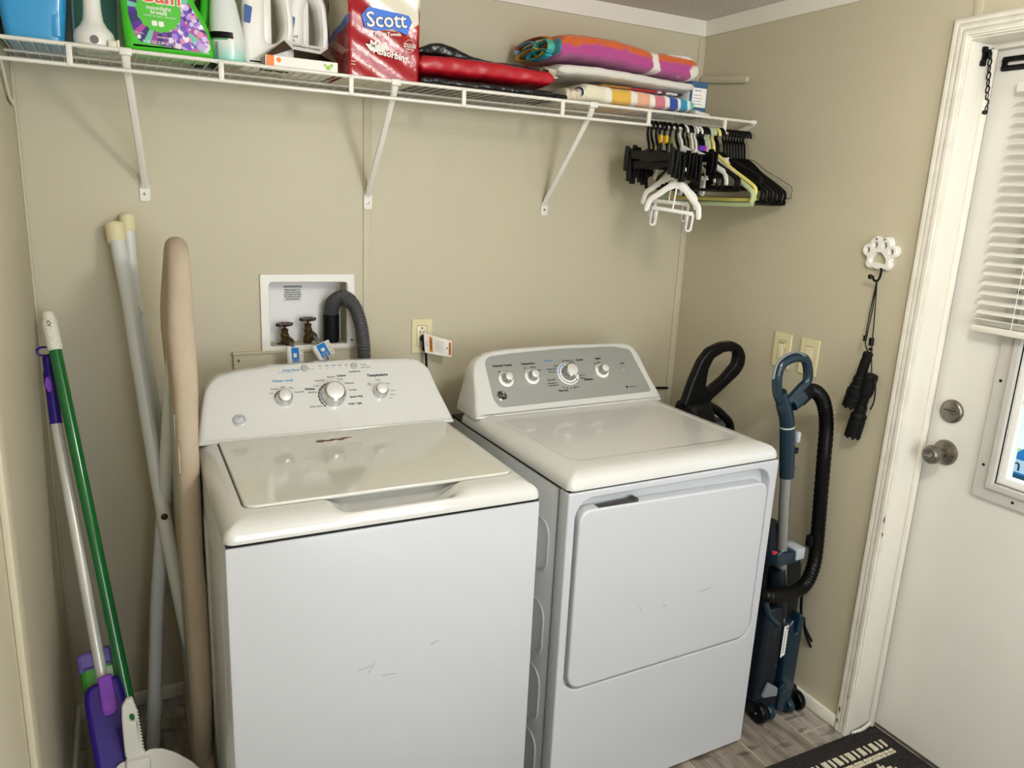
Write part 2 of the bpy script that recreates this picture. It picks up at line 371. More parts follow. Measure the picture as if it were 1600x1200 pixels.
# deadbolt & knob
b = B(); c = V((XD, -1.061, 1.049)); b.lathe([(.033, 0), (.033, .004), (.030, .009), (.026, .011), (0, .011)], c, (-1, 0, 0), 32)
b2 = B(); b2.prism(rpoly([(-.022, -.004), (.02, -.007), (.024, .004), (-.02, .007)], .003), c+V((-.011, 0, 0)), (0, -1, 0), (0, 0, 1), .001)
b2.box(c.x-.022, c.x-.010, c.y-.020, c.y+.016, c.z-.004, c.z+.004, .003)
dbt = obj('deadbolt', b, M_NICKEL, dr); obj('thumb_turn', b2, M_NICKEL, dbt)
b = B(); c = V((XD, -1.064, .930)); b.lathe([(.036, 0), (.036, .003), (.033, .009), (.022, .013), (.013, .016), (.011, .032), (.016, .038), (.024, .046), (.027, .056), (.026, .066), (.020, .074), (.012, .076), (0, .076)], c, (-1, 0, 0), 32)
kn = obj('door_knob', b, M_NICKEL, dr)
b = B().lathe([(.010, 0), (.010, .003), (.0, .003)], c+V((-.0755, 0, 0)), (-1, 0, 0), 16); b.box(c.x-.081, c.x-.078, c.y-.007, c.y+.007, c.z-.002, c.z+.002, .001)
obj('lock_button', b, M_CHROME, kn)
obj('screw_hole', B().cyl(c+V((-.0095, -.026, -.002)), c+V((-.0115, -.026, -.002)), .0035, seg=10), M_DARK, dr)
# slide plate of the chain latch on the door
ch = thing('chain_guard_plate', 'black slotted chain latch plate on the door top', 'latch', (XD, -1.07, 1.95))
b = B(); b.prism([rrect(0, .12, -.02, .014, .003), rrect(.012, .11, -.007, .001, .003)], (XD, -1.022, 1.955), (0, -1, 0), (0, 0, 1), .008, .001)
b.box(XD-.014, XD-.006, -1.142, -1.024, 1.956, 1.963, .002); b.box(XD-.014, XD-.006, -1.142, -1.024, 1.938, 1.945, .002); obj('slide_track', b, M_BLACK, ch)
cl = thing('door_chain', 'black security chain hanging on the door jamb', 'chain', (2.20, DY0, 1.97))
t0 = V((2.197, DY0, 1.967))
b = B(); b.box(2.19, 2.206, DY0-.006, DY0, 1.948, 1.985, .002); b.box(2.186, 2.200, DY0-.010, DY0, 1.976, 1.990, .002); b.box(2.186, 2.200, DY0-.010, DY0, 1.944, 1.958, .002); b.cyl((2.204, DY0-.010, 1.962), (2.204, DY0-.010, 1.984), .004, seg=10)
obj('mount_plate', b, M_BLACK, cl)
z = 1.970; x = 2.206
for i in range(9):
    L = .013; pts = []
    for k in range(16):
        a = 2*PI*k/16; u = .0065*math.cos(a); vv = .0035*math.copysign(1, math.sin(a))*min(1, abs(math.sin(a))*1.3)
        u2 = .0045*math.cos(a); v2 = .009*math.sin(a)
        pts.append(V((x+(u2 if i % 2 == 0 else 0)+i*.0006, DY0-.012+(u2 if i % 2 else 0), z+v2)))
    obj('link', B().tube(pts, .0017, 6, closed=True), M_BLACK, cl); z -= .0158; x += .0022
obj('end_bead', B().lathe([(.001, 0), (.006, .002), (.007, .006), (.006, .010), (.001, .012)], (x, DY0-.012, z+.002), (0, 0, 1), 14), M_BLACK, cl)

# ---------------------------------------------------------------- mini blind on the door
bl = thing('mini_blind', 'white slatted mini blind half lowered over the door window', 'blind', (2.225, -1.45, 1.29))
m_bl = mat('white_vinyl_slat', '#e9e6dc', .4, trans=0)
bx, by0, by1 = 2.213, -1.098, -1.83
obj('head_rail', B().box(bx-.014, bx+.014, by1, by0, 1.875, 1.90, .002), m_bl, bl)
obj('bottom_rail', B().box(bx-.016, bx+.016, by1, by0, 1.285, 1.303, .004), m_bl, bl)
b = B()
def slat(zc, tilt, name='slat', dz=0):
    b = B(); pts = []
    for i in range(7):
        u = -.0125+.025*i/6; h = .0022*(1-(u/.0125)**2)
        pts.append((u*math.cos(tilt)-h*math.sin(tilt), u*math.sin(tilt)+h*math.cos(tilt)))
    vs = []
    for yy in (by0-.002, by1+.002):
        for (u, h) in pts: vs.append((bx+u, yy, zc+h))
        for (u, h) in pts[::-1]: vs.append((bx+u, yy, zc+h-.0005))
    n = 14; b.add(vs, [(i, (i+1) % n, n+(i+1) % n, n+i) for i in range(n)]+[tuple(range(n)), tuple(range(n, 2*n))])
    obj(name, b, m_bl, bl)
for k in range(4): slat(1.3065+k*.0035, .02)
for k in range(22): slat(1.337+k*.0248, .32)
for yy in (-1.2, -1.46, -1.72):
    [obj('ladder_cord', B().tube([(bx+q, yy, 1.29), (bx+q, yy, 1.88)], .0008, 5), M_WPL, bl) for q in (-.0135, .0135)]

# ---------------------------------------------------------------- outside
def outm(n, h, **k): return mat(n, h, .9, **k)
struct('lawn_ground', B().box(XR+.6, 40, -30, 30, -.75, -.70), outm('grass', '#7fae4e', vary=.35, vscale=6), label='sunlit green lawn outside the door')['kind'] = 'structure'
struct('road_ground', B().box(8.3, 9.75, -20, 20, -.70, -.69), outm('pale_road', '#b9b7b4'), label='pale driveway outside')
fc = thing('picket_fence', 'white picket fence across the lawn outside the door window', 'fence', (9.9, 0, -.7))
m_f = outm('white_fence', '#c3c7cc')
b = B(); obj('rail', B().box(9.92, 9.96, -3, 8, -.60, -.54), m_f, fc); obj('rail', B().box(9.92, 9.96, -3, 8, -.32, -.26), m_f, fc)
for k in range(75): obj('picket', B().prism([(0, 0), (.08, 0), (.08, .50), (.04, .55), (0, .50)], (9.9, -2.5+k*.13, -.70), (0, 1, 0), (0, 0, 1), .02), m_f, fc)
for i, (x, y, r) in enumerate(((17, 4, 2.3), (19, 12, 2.4))):
    t = thing('leafy_tree', ('leafy green tree beyond the fence, nearer the door window' if i == 0 else 'leafy green tree beyond the fence, farther along'), 'tree', (x, y, -.7))
    obj('trunk', B().tube([(x, y, -.7), (x+.1, y, 1.5)], [.18, .12], 8), outm('bark', '#5d5142'), t)
    random.seed(i); b = B()
    for k in range(220):
        a, e = random.uniform(0, 2*PI), random.uniform(-1, 1); rr = r*random.uniform(.6, 1); q = V((x+rr*math.cos(a)*math.sqrt(1-e*e), y+rr*math.sin(a)*math.sqrt(1-e*e), 1.9+rr*e*.8))
        d_ = .35; u = V((random.uniform(-1, 1), random.uniform(-1, 1), random.uniform(-1, 1))).normalized(); v_ = u.orthogonal().normalized()
        b.add([q-u*d_-v_*d_, q+u*d_-v_*d_, q+u*d_+v_*d_, q-u*d_+v_*d_], [(0, 1, 2, 3)])
    obj('foliage', b, outm('leaves', '#5f9a5a', vary=.4, vscale=2), t, kind='stuff')
# yard sign seen through the glass
sg = thing('yard_sign', 'blue octagonal security sign on a stake outside the window', 'sign', at(1612, 734, 0, 2.9))
sc = at(1612, 734, 0, 2.9); oc = [(.075*math.cos(PI/8+k*PI/4), .075*math.sin(PI/8+k*PI/4)) for k in range(8)]
obj('sign_board', B().prism(oc, sc, (0, -1, 0), (0, 0, 1), .004), mat('sign_blue', '#1f7fd0', .4), sg)
obj('sign_band', B().box(sc.x-.0065, sc.x-.0045, sc.y-.064, sc.y+.066, sc.z-.022, sc.z+.022), mat('sign_pale', '#cfe2f4', .5), sg)
obj('sign_foot', B().prism([(-.06, -.03), (-.03, -.063), (.03, -.063), (.06, -.03)], (sc.x-.0045, sc.y, sc.z), (0, -1, 0), (0, 0, 1), .001), mat('sign_teal', '#0d4a63', .5), sg)
obj('sign_letter', B().text('n', .06, (sc.x-.007, sc.y+.047, sc.z+.002), (0, -1, 0), (0, 0, 1), .01), mat('sign_navy', '#1c2a55', .5), sg)
obj('stake', B().cyl((sc.x+.01, sc.y, -.7), (sc.x+.01, sc.y, sc.z+.03), .008, seg=8), mat('stake_grey', '#b9bec4', .4, .3), sg)

# ---------------------------------------------------------------- ceiling lamp of the room (above, out of frame)
lt = thing('ceiling_light', 'round frosted ceiling light over the laundry floor', 'lamp', (LX, LY, ZC))
obj('base_ring', B().lathe([(.15, 0), (.15, .02), (.13, .025), (0, .025)], (LX, LY, ZC), (0, 0, -1), 32), M_TRIM, lt)
obj('diffuser', B().lathe([(.13, .022), (.125, .05), (.09, .075), (.04, .085), (0, .087)], (LX, LY, ZC), (0, 0, -1), 32), mat('frosted_glass', '#fff3df', .4, emit=1), lt)
pl = bpy.data.lights.new('ceiling_lamp', 'POINT'); pl.energy = LAMP_W; pl.color = (1, .96, .89); pl.shadow_soft_size = .11
po = bpy.data.objects.new('ceiling_lamp', pl); COL.objects.link(po); po.location = (LX, LY, ZC-.20)
area('rear_fill_light', (1.05, YF+.05, 1.35), (math.radians(90), 0, 0), 1.3, 1.3, FILL_W, (.90, .95, 1))  # added fill light behind the camera, brightens the appliance fronts
wn = thing('added_fill_window', 'added window for the fill light in the wall behind the camera', None, (1.05, YF, 1.35)); wn['kind'] = 'structure'  # made-up window, built around the fill light
obj('window_frame', B().prism([[(-.73, -.73), (.73, -.73), (.73, .73), (-.73, .73)], [(-.66, -.66), (.66, -.66), (.66, .66), (-.66, .66)]], (1.05, YF+.03, 1.35), (1, 0, 0), (0, 0, 1), .03, .004), M_TRIM, wn)
obj('glow_pane', B().box(.39, 1.71, YF+.002, YF+.006, .69, 2.01), mat('added_pane_glow', '#e8f1ff', .5, emit=1.5), wn)  # glowing sheet added to go with the fill light
dl = area('window_daylight', (XD+.06, (wy0+wy1)/2, (wz0+wz1)/2), (0, math.radians(-90), 0), wz1-wz0, wy0-wy1, 10, (.72, .84, 1)); dl.data.cycles.is_portal = True

# ================================================================== APPLIANCES
def local_ray(px, py, T, y0, z0, slope):
    """photograph point on the tilted console plane y = y0+(z-z0)*slope of an appliance, in its own frame"""
    D = CF + CR*((px-800)/CAM['f']) - CU*((py-600)/CAM['f']); Ti = T.inverted()
    o = Ti @ CC; d = Ti.to_3x3() @ D
    t = (y0-z0*slope - o.y + slope*o.z)/(d.y-slope*d.z); return o+d*t
AW = .684
def rr_dist(x, y, x0, x1, y0, y1, r):
    """signed inside distance to a rounded rectangle"""
    cx, cy = (x0+x1)/2, (y0+y1)/2; qx, qy = abs(x-cx)-(x1-x0)/2+r, abs(y-cy)-(y1-y0)/2+r
    return -(math.hypot(max(qx, 0), max(qy, 0))+min(max(qx, qy), 0)-r)
def sstep(a, b_, x):
    t = min(1, max(0, (x-a)/(b_-a))); return t*t*(3-2*t)
def top_panel(zb, zt, rad, hfun, y1):
    """moulded lid deck as a height field on a warped grid"""
    b = B(); nx, ny = 130, 110
    def warp(t, L):      # denser near the ends
        return L*(t-.085*math.sin(4*PI*t)/2) if False else L*(.5-.5*math.cos(PI*t)*.35-.65*(.5-t))
    def P(u, v):
        x = warp(u, AW); y = warp(v, y1)
        d = rr_dist(x, y, 0, AW, 0, y1+.2, .02)
        k = min(1, max(0, d/rad)); z = zb+.006+(zt-zb-.006)*(1-(1-k)**2.3)**.5 if d > 0 else zb+.006
        if d <= 0.0:   # pull the corner onto the rounded outline
            cx = min(max(x, .02), AW-.02); cy = max(y, .02); q = V((x-cx, y-cy)); q = q.normalized()*.02 if q.length > 0 else q; x, y = cx+q.x, cy+q.y
        return V((x, y, hfun(x, y, z)))
    b.grid(nx, ny, P)
    # skirt
    ring = [(x, 0) for x in ()]
    idx = [i for i in range(nx+1)]+[(j*(nx+1)+nx) for j in range(1, ny+1)]+[ny*(nx+1)+i for i in range(nx-1, -1, -1)]+[j*(nx+1) for j in range(ny-1, 0, -1)]
    n0 = len(b.v)
    for i in idx: q = b.v[i]; b.v.append(V((q.x, q.y, zb))); b.c.append((1, 1, 1))
    n = len(idx)
    for k in range(n): b.f.append((idx[k], idx[(k+1) % n], n0+(k+1) % n, n0+k)); b.m.append(0)
    return b
def console(outl, y0, z0, slope, yback, bev=.012):
    def fn(v):
        yf = y0+(v.z-z0)*slope; t = v.y/.15
        return V((v.x, yf+t*(yback-yf), v.z))
    return B().prism(outl, (0, .15, 0), (1, 0, 0), (0, 0, 1), .15, bev, fn, res=3)
def arc_text(b, t, size, P, bold=.0): b.text(t, size, P, (1, 0, 0), (0, CSL, 1), bold)
CSL = .8
def knob(parent, c, r, h, skirt=True, pointer=False):
    n = V((0, -1, CSL)).normalized()
    b = B().lathe([(r*1.02, 0), (r*1.0, h*.35), (r*.92, h*.55), (r*.86, h*.9), (r*.74, h), (r*.70, h), (r*.70, h-.001)], c, n, 36)
    k = obj('knob', b, M_CHROME, parent, local=True)
    b = B().lathe([(r*.72, h-.002), (r*.71, h+.0015), (r*.66, h+.002), (0, h+.0023)], c, n, 36)
    if pointer: q = V(c)+n*(h+.001); dn = V((.35, -CSL*.9, -1)).normalized(); b.obox(q+dn*r*.72, dn, V((1, 0, 0)), r*.3, r*.26, .003, .001)
    o = obj('knob_face', b, M_SILVER, k, local=True)
    return k
# ---------------------------------------------------------------- WASHER
wx, wy, wrot = .3575, -.9085, .0
TW = Matrix.Translation((wx, wy, 0)) @ Matrix.Rotation(wrot, 4, 'Z')
ws = thing('washing_machine', 'white top-load washing machine left of the dryer, lid closed', 'washing machine', mtx=TW)
obj('cabinet', B().box(0.001, AW-.001, .004, .685, .02, .897, .006, 2), M_PANEL, ws, local=True)
for (yy0, yy1) in ((.08, .30), (.36, .60)): obj('side_panel', B().box(-.001, .004, yy0, yy1, .12, .80, .0025), M_PANEL, ws, local=True)
obj('seam_gasket', B().box(.004, AW-.004, .008, .68, .896, .9062), M_DARK, ws, local=True)
for x in (.05, AW-.05):
    for y in (.06, .62): obj('levelling_foot', B().lathe([(.02, 0), (.022, .008), (.012, .012), (.012, .024)], (x, y, 0), (0, 0, 1), 14), M_BLACKM, ws, local=True)
LX0, LX1, LY0, LY1 = .050, .648, .080, .515
def wh(x, y, z):
    d = rr_dist(x, y, LX0-.004, LX1+.004, LY0-.004, LY1+.05, .03)
    if d > 0: z -= .006*sstep(0, .004, d)
    sc_ = sstep(.20, .275, x)*(1-sstep(.445, .52, x))
    if sc_ > 0:
        dep = .033*sc_*sstep(.006, .050, y)*(1-sstep(.10, .14, y)); z -= dep
        z += .004*sc_*math.exp(-((y-.008)/.008)**2)
        if y > .02: z = max(z, .9085)
    return z
obj('top_deck', top_panel(.905, .9425, .055, wh, .6), M_WHITE, ws, local=True, ang=50)
# lid
b = B().prism(rrect(LX0, LX1, LY0, LY1, (.022, .022, .012, .012), 6), (0, 0, .9385), (1, 0, 0), (0, 1, 0), .0085, .003, res=2)
lid = obj('lid', b, M_LID, ws, local=True)
b = B(); rust = [(-.002, .006), (.012, .002), (.02, .006), (.034, .003), (.05, .007), (.062, .002), (.074, .008), (.096, .012), (.073, .015), (.058, .011), (.044, .014), (.03, .010), (.014, .014), (.002, .013)]
p0 = TW.inverted() @ at(495, 691, 2, .947)
b.prism([(x_, y_*1.7) for x_, y_ in rust], (p0.x, p0.y-.010, .9471), (1, .03, 0), (-.03, 1, 0), .0003); obj('rust_chip', b, mat('rust_brown', '#4d3420', .8, vary=1, vscale=200, c2='#8a6a44'), lid, local=True)
# console
CW = [(.004, .925), (AW-.004, .925), (AW-.006, .965), (AW-.022, 1.03), (.648, 1.068), (.625, 1.093), (.595, 1.1010), (.45, 1.1055), (.25, 1.1035), (.13, 1.095), (.075, 1.088), (.045, 1.070), (.030, 1.045), (.014, .985), (.006, .95)]
def shape_console(T, pts): return rpoly(pts, .03, 4)
cwp = [(.002, .9385), (AW-.002, .9385), (AW-.010, .965), (AW-.034, 1.035), (.640, 1.076), (.616, 1.096), (.588, 1.1015), (.40, 1.1065), (.22, 1.1025), (.115, 1.094), (.062, 1.084), (.034, 1.060), (.022, 1.020), (.008, .965)]
cs = obj('console', console(rpoly(cwp, [0, 0]+[.03]*12, 4), .505, .9385, CSL, .665, .012), M_WHITE, ws, local=True, ang=50)
def WP(px, py): return local_ray(px, py, TW, .505, .9385, CSL)
def nrm_off(p, d): return V(p)+V((0, -1, CSL)).normalized()*d
k1 = knob(ws, nrm_off(WP(444, 623), .0), .0215, .024)
k2 = knob(ws, nrm_off(WP(520.5, 618), .0), .033, .034)
k3 = knob(ws, nrm_off(WP(594.5, 612), .0), .0205, .024)
for q, nm in (((476, 576), 'deep'), ((553, 572), 'start')):
    obj('push_button', B().lathe([(.0095, 0), (.0095, .003), (.0075, .0045), (0, .0045)], WP(*q), (0, -1, CSL), 24), mat('grey_button', '#b9bab8', .3, .3), ws, local=True)
obj('brand_badge', B().lathe([(.0165, 0), (.0165, .0012), (.0150, .0016), (0, .0016)], WP(374, 657), (0, -1, CSL), 32), mat('silver_badge', '#a9aeb1', .35, .5), ws, local=True)
b = B(); b.text('GE', .017, nrm_off(WP(374, 657), .0018), (1, 0, 0), (0, CSL, 1), .02)
n_ = V((0, -1, CSL)).normalized(); u_ = V((1, 0, 0)); v_ = V((0, CSL, 1)).normalized(); c_ = nrm_off(WP(374, 657), .0018)
b.tube([c_+u_*.0135*math.cos(a*PI/12)+v_*.0135*math.sin(a*PI/12) for a in range(24)], .0006, 5, closed=True)
obj('badge_letters', b, mat('pale_silver', '#dfe2e4', .4, .2), ws, local=True)
b = B()
for t, px, py, s, bo in (('Colors', 533, 587, .0085, .02), ('Whites', 484, 608, .0085, .02), ('Temperature', 589.5, 586, .0105, .02), ('Auto/Pause', 554, 580.5, .0065, .0), ('Drain & Spin', 555, 630.5, .0068, .03), ('Speed Wash', 557, 619.5, .0068, .02)):
    b.text(t, s*1.05, WP(px, py), (1, 0, 0), (0, CSL, 1), bo+.03)
obj('printed_text', b, M_TEXTK, ws, local=True)
b = B()
for t, px, py, s in (('Light', 531.5, 592.5, .0068), ('Medium', 517, 589, .0062), ('DeepClean', 499.5, 594.5, .0058), ('Light', 494, 603, .0065), ('Medium', 488, 613, .0065), ('Bulky Items', 494, 635, .0065), ('Delicates', 546, 598.5, .0065), ('Casuals', 551, 609, .0068),
                     ('High', 442, 605, .006), ('Medium', 428.5, 608, .0055), ('Low', 424, 614.5, .0055), ('Max', 455, 606, .006), ('PreciseFill', 467, 612.5, .006), ('Cold', 590, 593.5, .006), ('Cool', 606, 599, .0055), ('Tap', 576.5, 599, .0055), ('Cold', 576.5, 601.5, .0055), ('Colors', 613.5, 610, .0055), ('Warm', 613.5, 616.5, .0055), ('Hot', 610, 621.5, .0055),
                     ('Fill', 499.5, 572, .005), ('Soak', 510.5, 571.5, .005), ('Wash', 521, 571, .005), ('Rinse', 531, 570.5, .005), ('Spin', 541, 570, .005), ('Pause', 568.5, 569.5, .0055), ('Lid Locked', 571.5, 573.5, .0052)):
    b.text(t, s*1.08, WP(px, py), (1, 0, 0), (0, CSL, 1), .035)
for (px, py) in ((500, 576), (510.5, 575.3), (521, 574.8), (531, 574.3), (541.5, 573.6), (563.5, 569.5), (564.5, 573.7), (489, 576.5)):
    b.lathe([(.0014, 0), (.0014, .0004), (0, .0004)], WP(px, py), (0, -1, CSL), 8)
b.tube([nrm_off(WP(481, 576.5), .0003), nrm_off(WP(488, 576.4), .0003)], .0004, 5)
obj('small_printed_text', b, M_TEXTG, ws, local=True)
b = B(); b.text('Water Level', .0105, WP(448.5-7, 595), (1, 0, 0), (0, CSL, 1), .03); b.text('Deep Rinse', .0095, WP(454.5, 578.5), (1, 0, 0), (0, CSL, 1), .03); b.text('adds extra rinse water', .0045, WP(447, 582.2), (1, 0, 0), (0, CSL, 1))
obj('blue_printed_text', b, M_TEXTB, ws, local=True)
def tick_arc(c, r, a0, a1, n, wd=.0028, frac=.75):
    b = B(); c = V(c)
    for i in range(n):
        s0 = a0+(a1-a0)*i/n; s1 = s0+(a1-a0)/n*frac; q = []
        for rr_, aa in ((r, s0), (r, (s0+s1)/2), (r, s1), (r+wd, s1), (r+wd, (s0+s1)/2), (r+wd, s0)): q.append(c+u_*rr_*math.cos(aa)+v_*rr_*math.sin(aa)+n_*.0004)
        b.add(q+[p-n_*.0006 for p in q], [(0, 1, 2, 3, 4, 5), (0, 1, 7, 6), (1, 2, 8, 7), (2, 3, 9, 8), (3, 4, 10, 9), (4, 5, 11, 10), (5, 0, 6, 11)])
    return b
D2 = math.radians
b = tick_arc(WP(520.5, 618), .0365, D2(95), D2(235), 9, .0035, .8); b2 = tick_arc(WP(520.5, 618), .0365, D2(40), D2(82), 1, .0035, 1); b.add(b2.v, b2.f)
b2 = tick_arc(WP(444, 623), .024, D2(60), D2(170), 3, .002, .9); b.add(b2.v, b2.f)
obj('dial_marks', b, M_TEXTK, ws, local=True)
b = B()
for a, bq in (((560, 1048), (580, 1040)), ((575, 1052), (586, 1036)), ((596, 1056), (618, 1052)), ((672, 1008), (686, 1000))):
    pa, pb = TW.inverted() @ at(*a, 1, -.905), TW.inverted() @ at(*bq, 1, -.905); pa.y = pb.y = .0038; b.tube([pa, pb], .0005, 5)
obj('scratch', b, M_TEXTG, ws, local=True)

# ---------------------------------------------------------------- DRYER
dx, dy, drot = 1.1162, -.9064, .025
TD = Matrix.Translation((dx, dy, 0)) @ Matrix.Rotation(drot, 4, 'Z')
dy_ = thing('tumble_dryer', 'white front-load tumble dryer with grey console, right of the washer', 'dryer', mtx=TD)
# cabinet: sides/back box + front panel with door recess
obj('cabinet', B().box(.001, AW-.001, .045, .685, .015, .9, .003), M_SIDE, dy_, local=True)
RX0, RX1, RZ0, RZ1 = .022, .658, .366, .884
b = B().prism([rrect(0, AW, .006, .903, .006, 3), rrect(RX0, RX1, RZ0, RZ1, (.045, .045, .05, .05), 8)], (0, .043, 0), (1, 0, 0), (0, 0, 1), .043, .0045, res=2)
obj('front_panel', b, M_PANEL, dy_, local=True)
obj('door_recess', B().box(RX0-.01, RX1+.01, .030, .046, RZ0-.01, RZ1+.01), mat('recess_enamel', '#d3d6d8', .35), dy_, local=True)
# side seam + oval embossing
b = B(); b.box(-.001, .003, .0415, .0455, .02, .9)
obj('side_seam', b, M_TEXTG, dy_, local=True)
for (z0, z1) in ((.655, .80), (.42, .575), (.225, .385), (.03, .19)):
    b = B().prism([rrect(.075, .20, z0, z1, .04, 6), rrect(.083, .192, z0+.008, z1-.008, .034, 6)], (.003, 0, 0), (0, -1, 0), (0, 0, 1), .0045, .0015)
    for i in range(len(b.v)): b.v[i] = V((b.v[i].x-.0015, -b.v[i].y, b.v[i].z))
    obj('embossed_rib', b, M_SIDE, dy_, local=True)
obj('seam_gasket', B().box(.004, AW-.004, .006, .68, .9, .909), M_DARK, dy_, local=True)
# door
DX0, DX1, DZ0, DZ1 = .031, .649, .373, .858
b = B().prism(rpoly([(DX0, DZ0), (DX1, DZ0), (DX1, DZ1-.012), (DX0, DZ1)], [.045, .045, .038, .038], 8), (0, .030, 0), (1, 0, 0), (0, 0, 1), .036, .006, res=3)
dd = obj('door', b, M_PANEL, dy_, local=True)
b = B().prism(rpoly([(.070, DZ1-.0055), (.205, DZ1-.0050), (.204, DZ1+.006), (.195, DZ1+.005), (.188, DZ1+.0005), (.085, DZ1-.001)], .002, 2), (0, .022, 0), (1, 0, 0), (0, 0, 1), .024, .0008)
obj('door_handle', b, mat('charcoal_handle', '#3c3b3c', .5), dd, local=True)
for z in (.806, .61, .424): obj('hinge_screw', B().cyl((.027, .029, z), (.027, .018, z), .0035, seg=10), M_TEXTG, dd, local=True)
b = B()
for a, bq in (((996, 946), (1000, 952)), ((1034, 947), (1040, 943)), ((1090, 925), (1110, 918))):
    pa, pb = TD.inverted() @ at(*a, 1, -.90), TD.inverted() @ at(*bq, 1, -.90); pa.y = pb.y = -.0062; b.tube([pa, pb], .0005, 5)
obj('scratch', b, M_TEXTG, dd, local=True)
for x in (.05, AW-.05):
    for y in (.06, .62): obj('levelling_foot', B().lathe([(.02, 0), (.022, .008), (.012, .012), (.012, .02)], (x, y, 0), (0, 0, 1), 14), M_BLACKM, dy_, local=True)
def dh(x, y, z):
    d = rr_dist(x, y, .060, AW-.060, .085, .9, .05)
    z -= .0022*sstep(-.002, .004, d)
    return z
obj('top_deck', top_panel(.908, .948, .06, dh, .6), M_WHITE, dy_, local=True, ang=50)
cdp = [(.002, .9385), (AW-.002, .9385), (AW-.004, .965), (AW-.022, 1.015), (.652, 1.075), (.632, 1.103), (.60, 1.1085), (.42, 1.113), (.25, 1.1125), (.14, 1.110), (.085, 1.103), (.048, 1.086), (.030, 1.055), (.018, 1.00), (.006, .962)]
obj('console', console(rpoly(cdp, [0, 0]+[.03]*13, 4), .500, .9385, CSL, .655, .014), M_WHITE, dy_, local=True, ang=50)
def DP(px, py, off=0): return nrm_off(local_ray(px, py, TD, .500, .9385, CSL), off)
# grey fascia, tracing the console face inset
fp = [local_ray(px, py, TD, .500, .9385, CSL) for px, py in ((782, 637), (1018, 611), (994, 566), (984, 546), (958, 541), (870, 545), (800, 552), (763, 557), (757, 566), (771, 625))]
b = B().prism(rpoly([(p.x, p.z) for p in fp], .012, 5), (0, .15, 0), (1, 0, 0), (0, 0, 1), .15, 0)
b.v = [V((v.x, .500+(v.z-.9385)*CSL+(-.0012 if v.y < .075 else .004), v.z)) for v in b.v]
obj('control_fascia', b, M_BRUSH, dy_, local=True)
DT = .0014
def ringset(px, py, r, kr, kh):
    c = DP(px, py, DT)
    k = obj('dial_ring', B().lathe([(r, 0), (r, .0015), (r*.92, .003), (r*.70, .0035), (0, .0035)], c, n_, 36), M_WPL, dy_, local=True)
    return c
for px, py, r, kr, kh, main in ((790.5, 593.5, .0245, .0165, .022, 0), (831, 589.5, .0245, .0165, .022, 0), (887, 584.5, .038, .026, .030, 1), (940, 580, .0245, .0165, .022, 0)):
    c = ringset(px, py, r, kr, kh)
    knob(dy_, c+n_*.003, kr, kh, pointer=True)
b = tick_arc(DP(790.5, 593.5, DT+.0034), .0185, D2(30), D2(150), 2, .0022, .9)
for q in ((831, 589.5), (940, 580)):
    b2 = tick_arc(DP(*q, DT+.0034), .0185, D2(20), D2(150), 3, .0022, .85); b.add(b2.v, b2.f)
b2 = tick_arc(DP(887, 584.5, DT+.0034), .0315, D2(185), D2(325), 8, .0028, .72); b.add(b2.v, b2.f)
b2 = tick_arc(DP(887, 584.5, DT+.0034), .0315, D2(25), D2(90), 2, .0028, .9); b.add(b2.v, b2.f)
obj('dial_marks', b, M_TEXTK, dy_, local=True)
obj('dial_marks', tick_arc(DP(887, 584.5, DT+.0034), .0310, D2(98), D2(180), 5, .004, .85), mat('bright_blue_print', '#2f86c9', .5), dy_, local=True, label='blue cotton cycle arc on the dial')
obj('start_button', B().lathe([(.0115, 0), (.0115, .003), (.0095, .0045), (0, .0045)], DP(975.5, 577, DT), n_, 24), M_BRUSH, dy_, local=True)
bb = obj('brand_badge', B().lathe([(.0165, 0), (.0165, .002), (.0145, .003), (.0140, .0025), (0, .0025)], DP(784, 619, DT), n_, 32), M_CHROME, dy_, local=True)
obj('badge_disc', B().lathe([(.0140, 0), (.0140, .0007), (0, .0007)], DP(784, 619, DT+.0023), n_, 32), M_BLACK, bb, local=True)
b = B(); c_ = DP(784, 619, DT+.0031); b.text('GE', .0155, c_, (1, 0, 0), (0, CSL, 1), .02)
b.tube([c_+u_*.0118*math.cos(a*PI/12)+v_*.0118*math.sin(a*PI/12) for a in range(24)], .0005, 5, closed=True); obj('badge_letters', b, M_CHROME, bb, local=True)
b = B()
def dtx(t, px, py, s, bo=0): b.text(t, s*1.05, DP(px, py, DT), (1, 0, 0), (0, CSL, 1), bo+.03)
for a in (('Extended Tumble', 784.5, 571.5, .0088, .02), ('Temperature', 824.5, 568.5, .0088, .02), ('Casuals', 905, 562.5, .0085, .03), ('Delicates', 919.5, 593, .0085, .03), ('Time Dry', 880, 610.5, .0085, .03), ('Signal', 934, 560.3, .0085, .02), ('Start', 972, 567.8, .0075, .02),
          ('Off', 779, 581.5, .006), ('Low', 820, 575, .006), ('Medium', 833, 574, .006), ('High', 843, 578.5, .006), ('Off', 929, 569, .006), ('More', 935, 566.5, .006), ('Quick Fluff', 861, 594, .0062), ('Dewrinkle 10', 863, 599, .0058), ('Dewrinkle 20', 865, 602.5, .0058),
          ('Less Dry', 870, 572, .006), ('Optimum Dry', 861.5, 577, .006), ('More Dry', 862.5, 581.5, .006), ('More Dry', 889, 563.5, .006), ('Less Dry', 893, 566.5, .006), ('Off', 880, 564.3, .006), ('Less Dry', 909, 586.5, .006), ('Damp', 910, 591, .006), ('20', 880.5, 605.5, .006), ('30', 886, 606.5, .006), ('40', 891.5, 606.8, .006), ('50', 896.5, 606.3, .006), ('60 min', 901, 604.8, .006),
          ('sensor dry', 988.5, 604, .0060)): dtx(*a)
